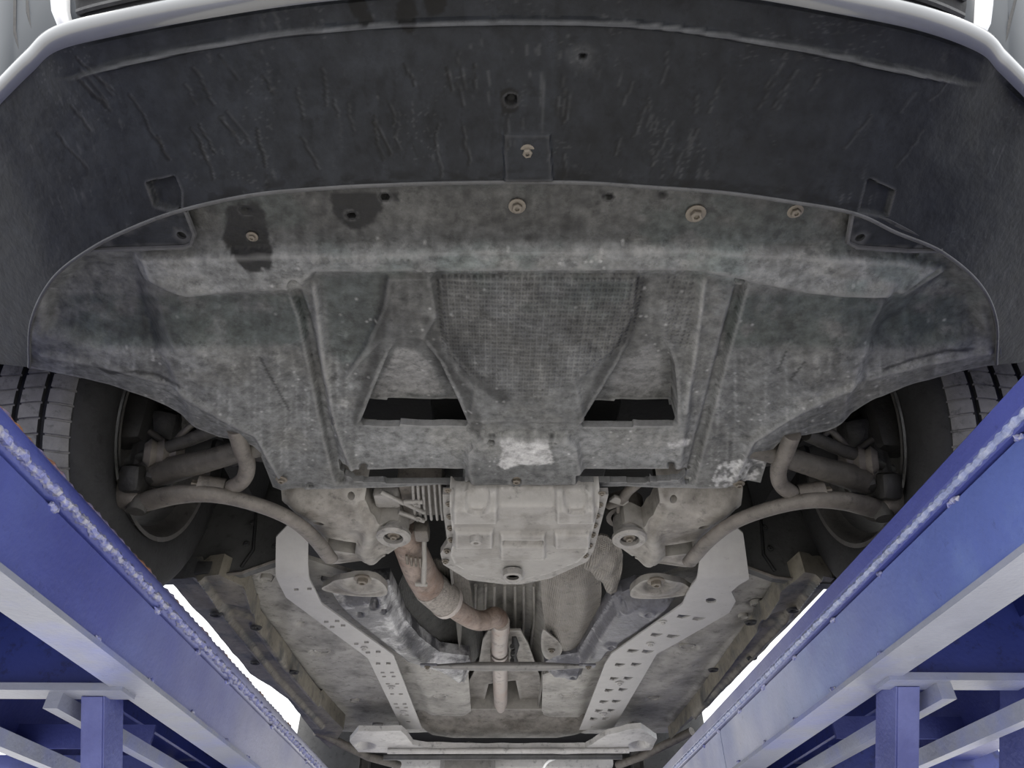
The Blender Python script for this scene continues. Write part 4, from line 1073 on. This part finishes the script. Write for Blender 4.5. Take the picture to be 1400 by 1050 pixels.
# ================================================================== LIFT RAMPS
Y0, Y1 = -.4, 5.0
def leaned(c, w_, d_, L_, m, parent, name, ang):
    R_ = rotm(x=ang); return box(name, c, (w_, d_, L_), m, parent, R_, .004)
def runway(s_, xi, lab, pipe):
    root = empty('lift_ramp', (s_ * (abs(xi) + .28), 2.3, -1.3)); root['label'] = lab; root['category'] = 'lift ramp'; root['group'] = 'lift ramps'
    X = lambda d: xi + s_ * d
    zt, zb = .505, .355
    def ex(name, prof, m, y0=Y0, y1=Y1): return extr(name, [(X(a), b) for a, b in (prof if s_ > 0 else prof)], y0, y1, m, root)
    # vertical inner plate(s)
    if pipe:
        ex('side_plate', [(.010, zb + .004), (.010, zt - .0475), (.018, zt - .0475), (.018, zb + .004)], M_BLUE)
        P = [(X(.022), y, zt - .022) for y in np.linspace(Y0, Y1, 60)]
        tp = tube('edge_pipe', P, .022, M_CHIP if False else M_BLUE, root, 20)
    else:
        ys = 2.02
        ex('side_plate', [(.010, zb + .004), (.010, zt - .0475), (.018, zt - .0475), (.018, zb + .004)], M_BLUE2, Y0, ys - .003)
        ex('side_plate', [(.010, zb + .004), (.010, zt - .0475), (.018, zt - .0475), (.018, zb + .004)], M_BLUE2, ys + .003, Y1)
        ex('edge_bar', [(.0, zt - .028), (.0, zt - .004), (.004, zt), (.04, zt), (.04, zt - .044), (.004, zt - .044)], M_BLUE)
        tube('weld_bead', [(X(.0035), y, zt - .036 + .0006 * math.sin(y * 190)) for y in np.linspace(Y0, Y1, 1600)], [.006 + .0009 * math.sin(i * 1.3) + .0006 * math.sin(i * .41) for i in range(1600)], M_WELD2, root, 6)
        ex('backing_bar', [(.02, zt - .06), (.02, zt - .03), (.026, zt - .03), (.026, zt - .06)], M_BLUED)
    # lower flange
    ex('bottom_flange', [(.002, zb - .008), (.002, zb), (.072, zb), (.072, zb - .008)], M_FLANGE)
    # deck plate and outer beam
    ex('deck_plate', [(.03, zt - .008), (.03, zt), (.52, zt), (.52, zt - .008)], M_BLUED)
    ex('outer_beam', [(.51, zb), (.51, zt), (.53, zt), (.53, zb - .008), (.45, zb - .008), (.45, zb)], M_BLUEC)
    ex('stringer', [(.20, zt - .05), (.20, zt - .008), (.212, zt - .008), (.212, zt - .05)], M_BLUED)
    ex('stringer', [(.33, zt - .05), (.33, zt - .008), (.342, zt - .008), (.342, zt - .05)], M_BLUED)
    # weld lumps where plate and edge meet, and along the flange
    rnd = random.Random(3 if s_ < 0 else 8)
    y = .62
    while y < 4.6:
        for (dx, zz, r) in ((.010, zt - .047, .006), (.008, zb + .003, .005)):
            if rnd.random() < .85:
                n = 6; yy = y + rnd.uniform(-.03, .03) + (.05 if zz < .4 else 0); L_ = rnd.uniform(.012, .03)
                P = [(X(dx - .001), yy + L_ * (i / n - .5), zz + rnd.uniform(-.003, .003)) for i in range(n + 1)]
                tube('weld_bead', P, [r * rnd.uniform(.5, 1) * math.sin(math.pi * (i + .5) / (n + 1)) for i in range(n + 1)], M_WELD, root, 6)
        y += .2
    if pipe:
        tube('weld_bead', [(X(.0035 + .001 * math.sin(y * 230)), y, zt - .033 + .0015 * math.sin(y * 140)) for y in np.linspace(Y0, Y1, 1600)],
             [.0062 + .0012 * math.sin(i * 1.9) + .001 * math.sin(i * .53) for i in range(1600)], M_WELD, root, 6)
        ex('backing_bar', [(.02, zt - .06), (.02, zt - .03), (.026, zt - .03), (.026, zt - .06)], M_BLUED)
        # chipped rusty rim along the top of the pipe
        tube('chipped_rim', [(X(.012 + .001 * math.sin(y * 60)), y, zt - .003 + .001 * math.sin(y * 41)) for y in np.linspace(.4, 2.2, 240)],
             [.0025 + .0012 * math.sin(i * 1.7) for i in range(240)], M_CHIP, root, 6)
    # cross beams, legs, braces
    yc_ = 1.25 if s_ < 0 else 1.165
    for yb in (yc_, 2.6, 4.0):
        cb = ex('cross_beam', [(.05, zb - .014), (.05, zb - .002), (.5, zb - .002), (.5, zb - .014)], M_FLANGE, yb, yb + .055)
        ex('cross_web', [(.06, zb), (.06, zt - .012), (.5, zt - .012), (.5, zb)], M_BLUED, yb + .024, yb + .032)
    dirn = np.array([0, .632, -.775])
    legs = (at(144, 962, zb - .014)[0],) if s_ < 0 else (at(1222, 950, zb - .014)[0], at(1404, 946, zb - .014)[0])
    for yb in (yc_ + .035, 2.635):
        for lx in legs:
            top = np.array([lx, yb, zb - .014]); L_ = 1.85
            c = top + dirn * L_ / 2; ang = math.atan2(.632, .775)
            v1 = boxv(c, (.034, .006, L_), rotm(x=ang), 0); v2 = boxv(c + np.array([s_ * -.017, .022, .018]), (.006, .06, L_), rotm(x=ang), 0); v3 = boxv(c + np.array([s_ * .017, .022, .018]), (.006, .06, L_), rotm(x=ang), 0)
            vv, ff = joinvf([v1, v2, v3]); obj('leg', vv, ff, M_BLUEC, root, False)
    bars = (((80, 975), .316, 1.265), ((28, 1036), .26, .95)) if s_ < 0 else (((1296, 957), .316, 1.18), ((1320, 1024), .26, .95))
    for (bx_, by_), zz, yy0 in bars:
        xx = at(bx_, by_, zz)[0]
        extr('brace_bar', [(xx - .012, zz), (xx - .012, zz + .025), (xx + .012, zz + .025), (xx + .012, zz)], yy0, 2.6, M_FLANGE, root)
    yp = 1.75; zA = at(60, 990, Y=yp)[2] if s_ < 0 else at(1310, 980, Y=yp)[2]; zB = at(60, 1023, Y=yp)[2] if s_ < 0 else at(1310, 1010, Y=yp)[2]
    ex('tie_plate', [(.20, zB), (.20, zA), (.6, zA), (.6, zB)], M_BLUEC, yp, yp + .008)
    ex('tie_plate', [(.20, zB - .06), (.20, zB - .004), (.6, zB - .004), (.6, zB - .06)], M_BLUED, yp + .05, yp + .058)
    ex('back_plate', [(.08, .16), (.08, .34), (.6, .34), (.6, .16)], M_BLUED, 2.2, 2.208)
    # base frame on the ground
    ex('base_beam', [(.05, -1.3), (.05, -1.18), (.5, -1.18), (.5, -1.3)], M_BLUED, 1.9, 4.4)
    return root
runway(-1, -.61, 'blue steel lift ramp on the left with a rounded, chipped pipe edge', True)
runway(1, .563, 'blue steel lift ramp on the right with a flat edge and welded seam', False)
#---TAIL---
for o in list(bpy.data.objects):
    if o.parent and o.parent.type == 'EMPTY' and o.parent.parent is None:
        o.matrix_parent_inverse = Matrix.Translation(-o.parent.location)
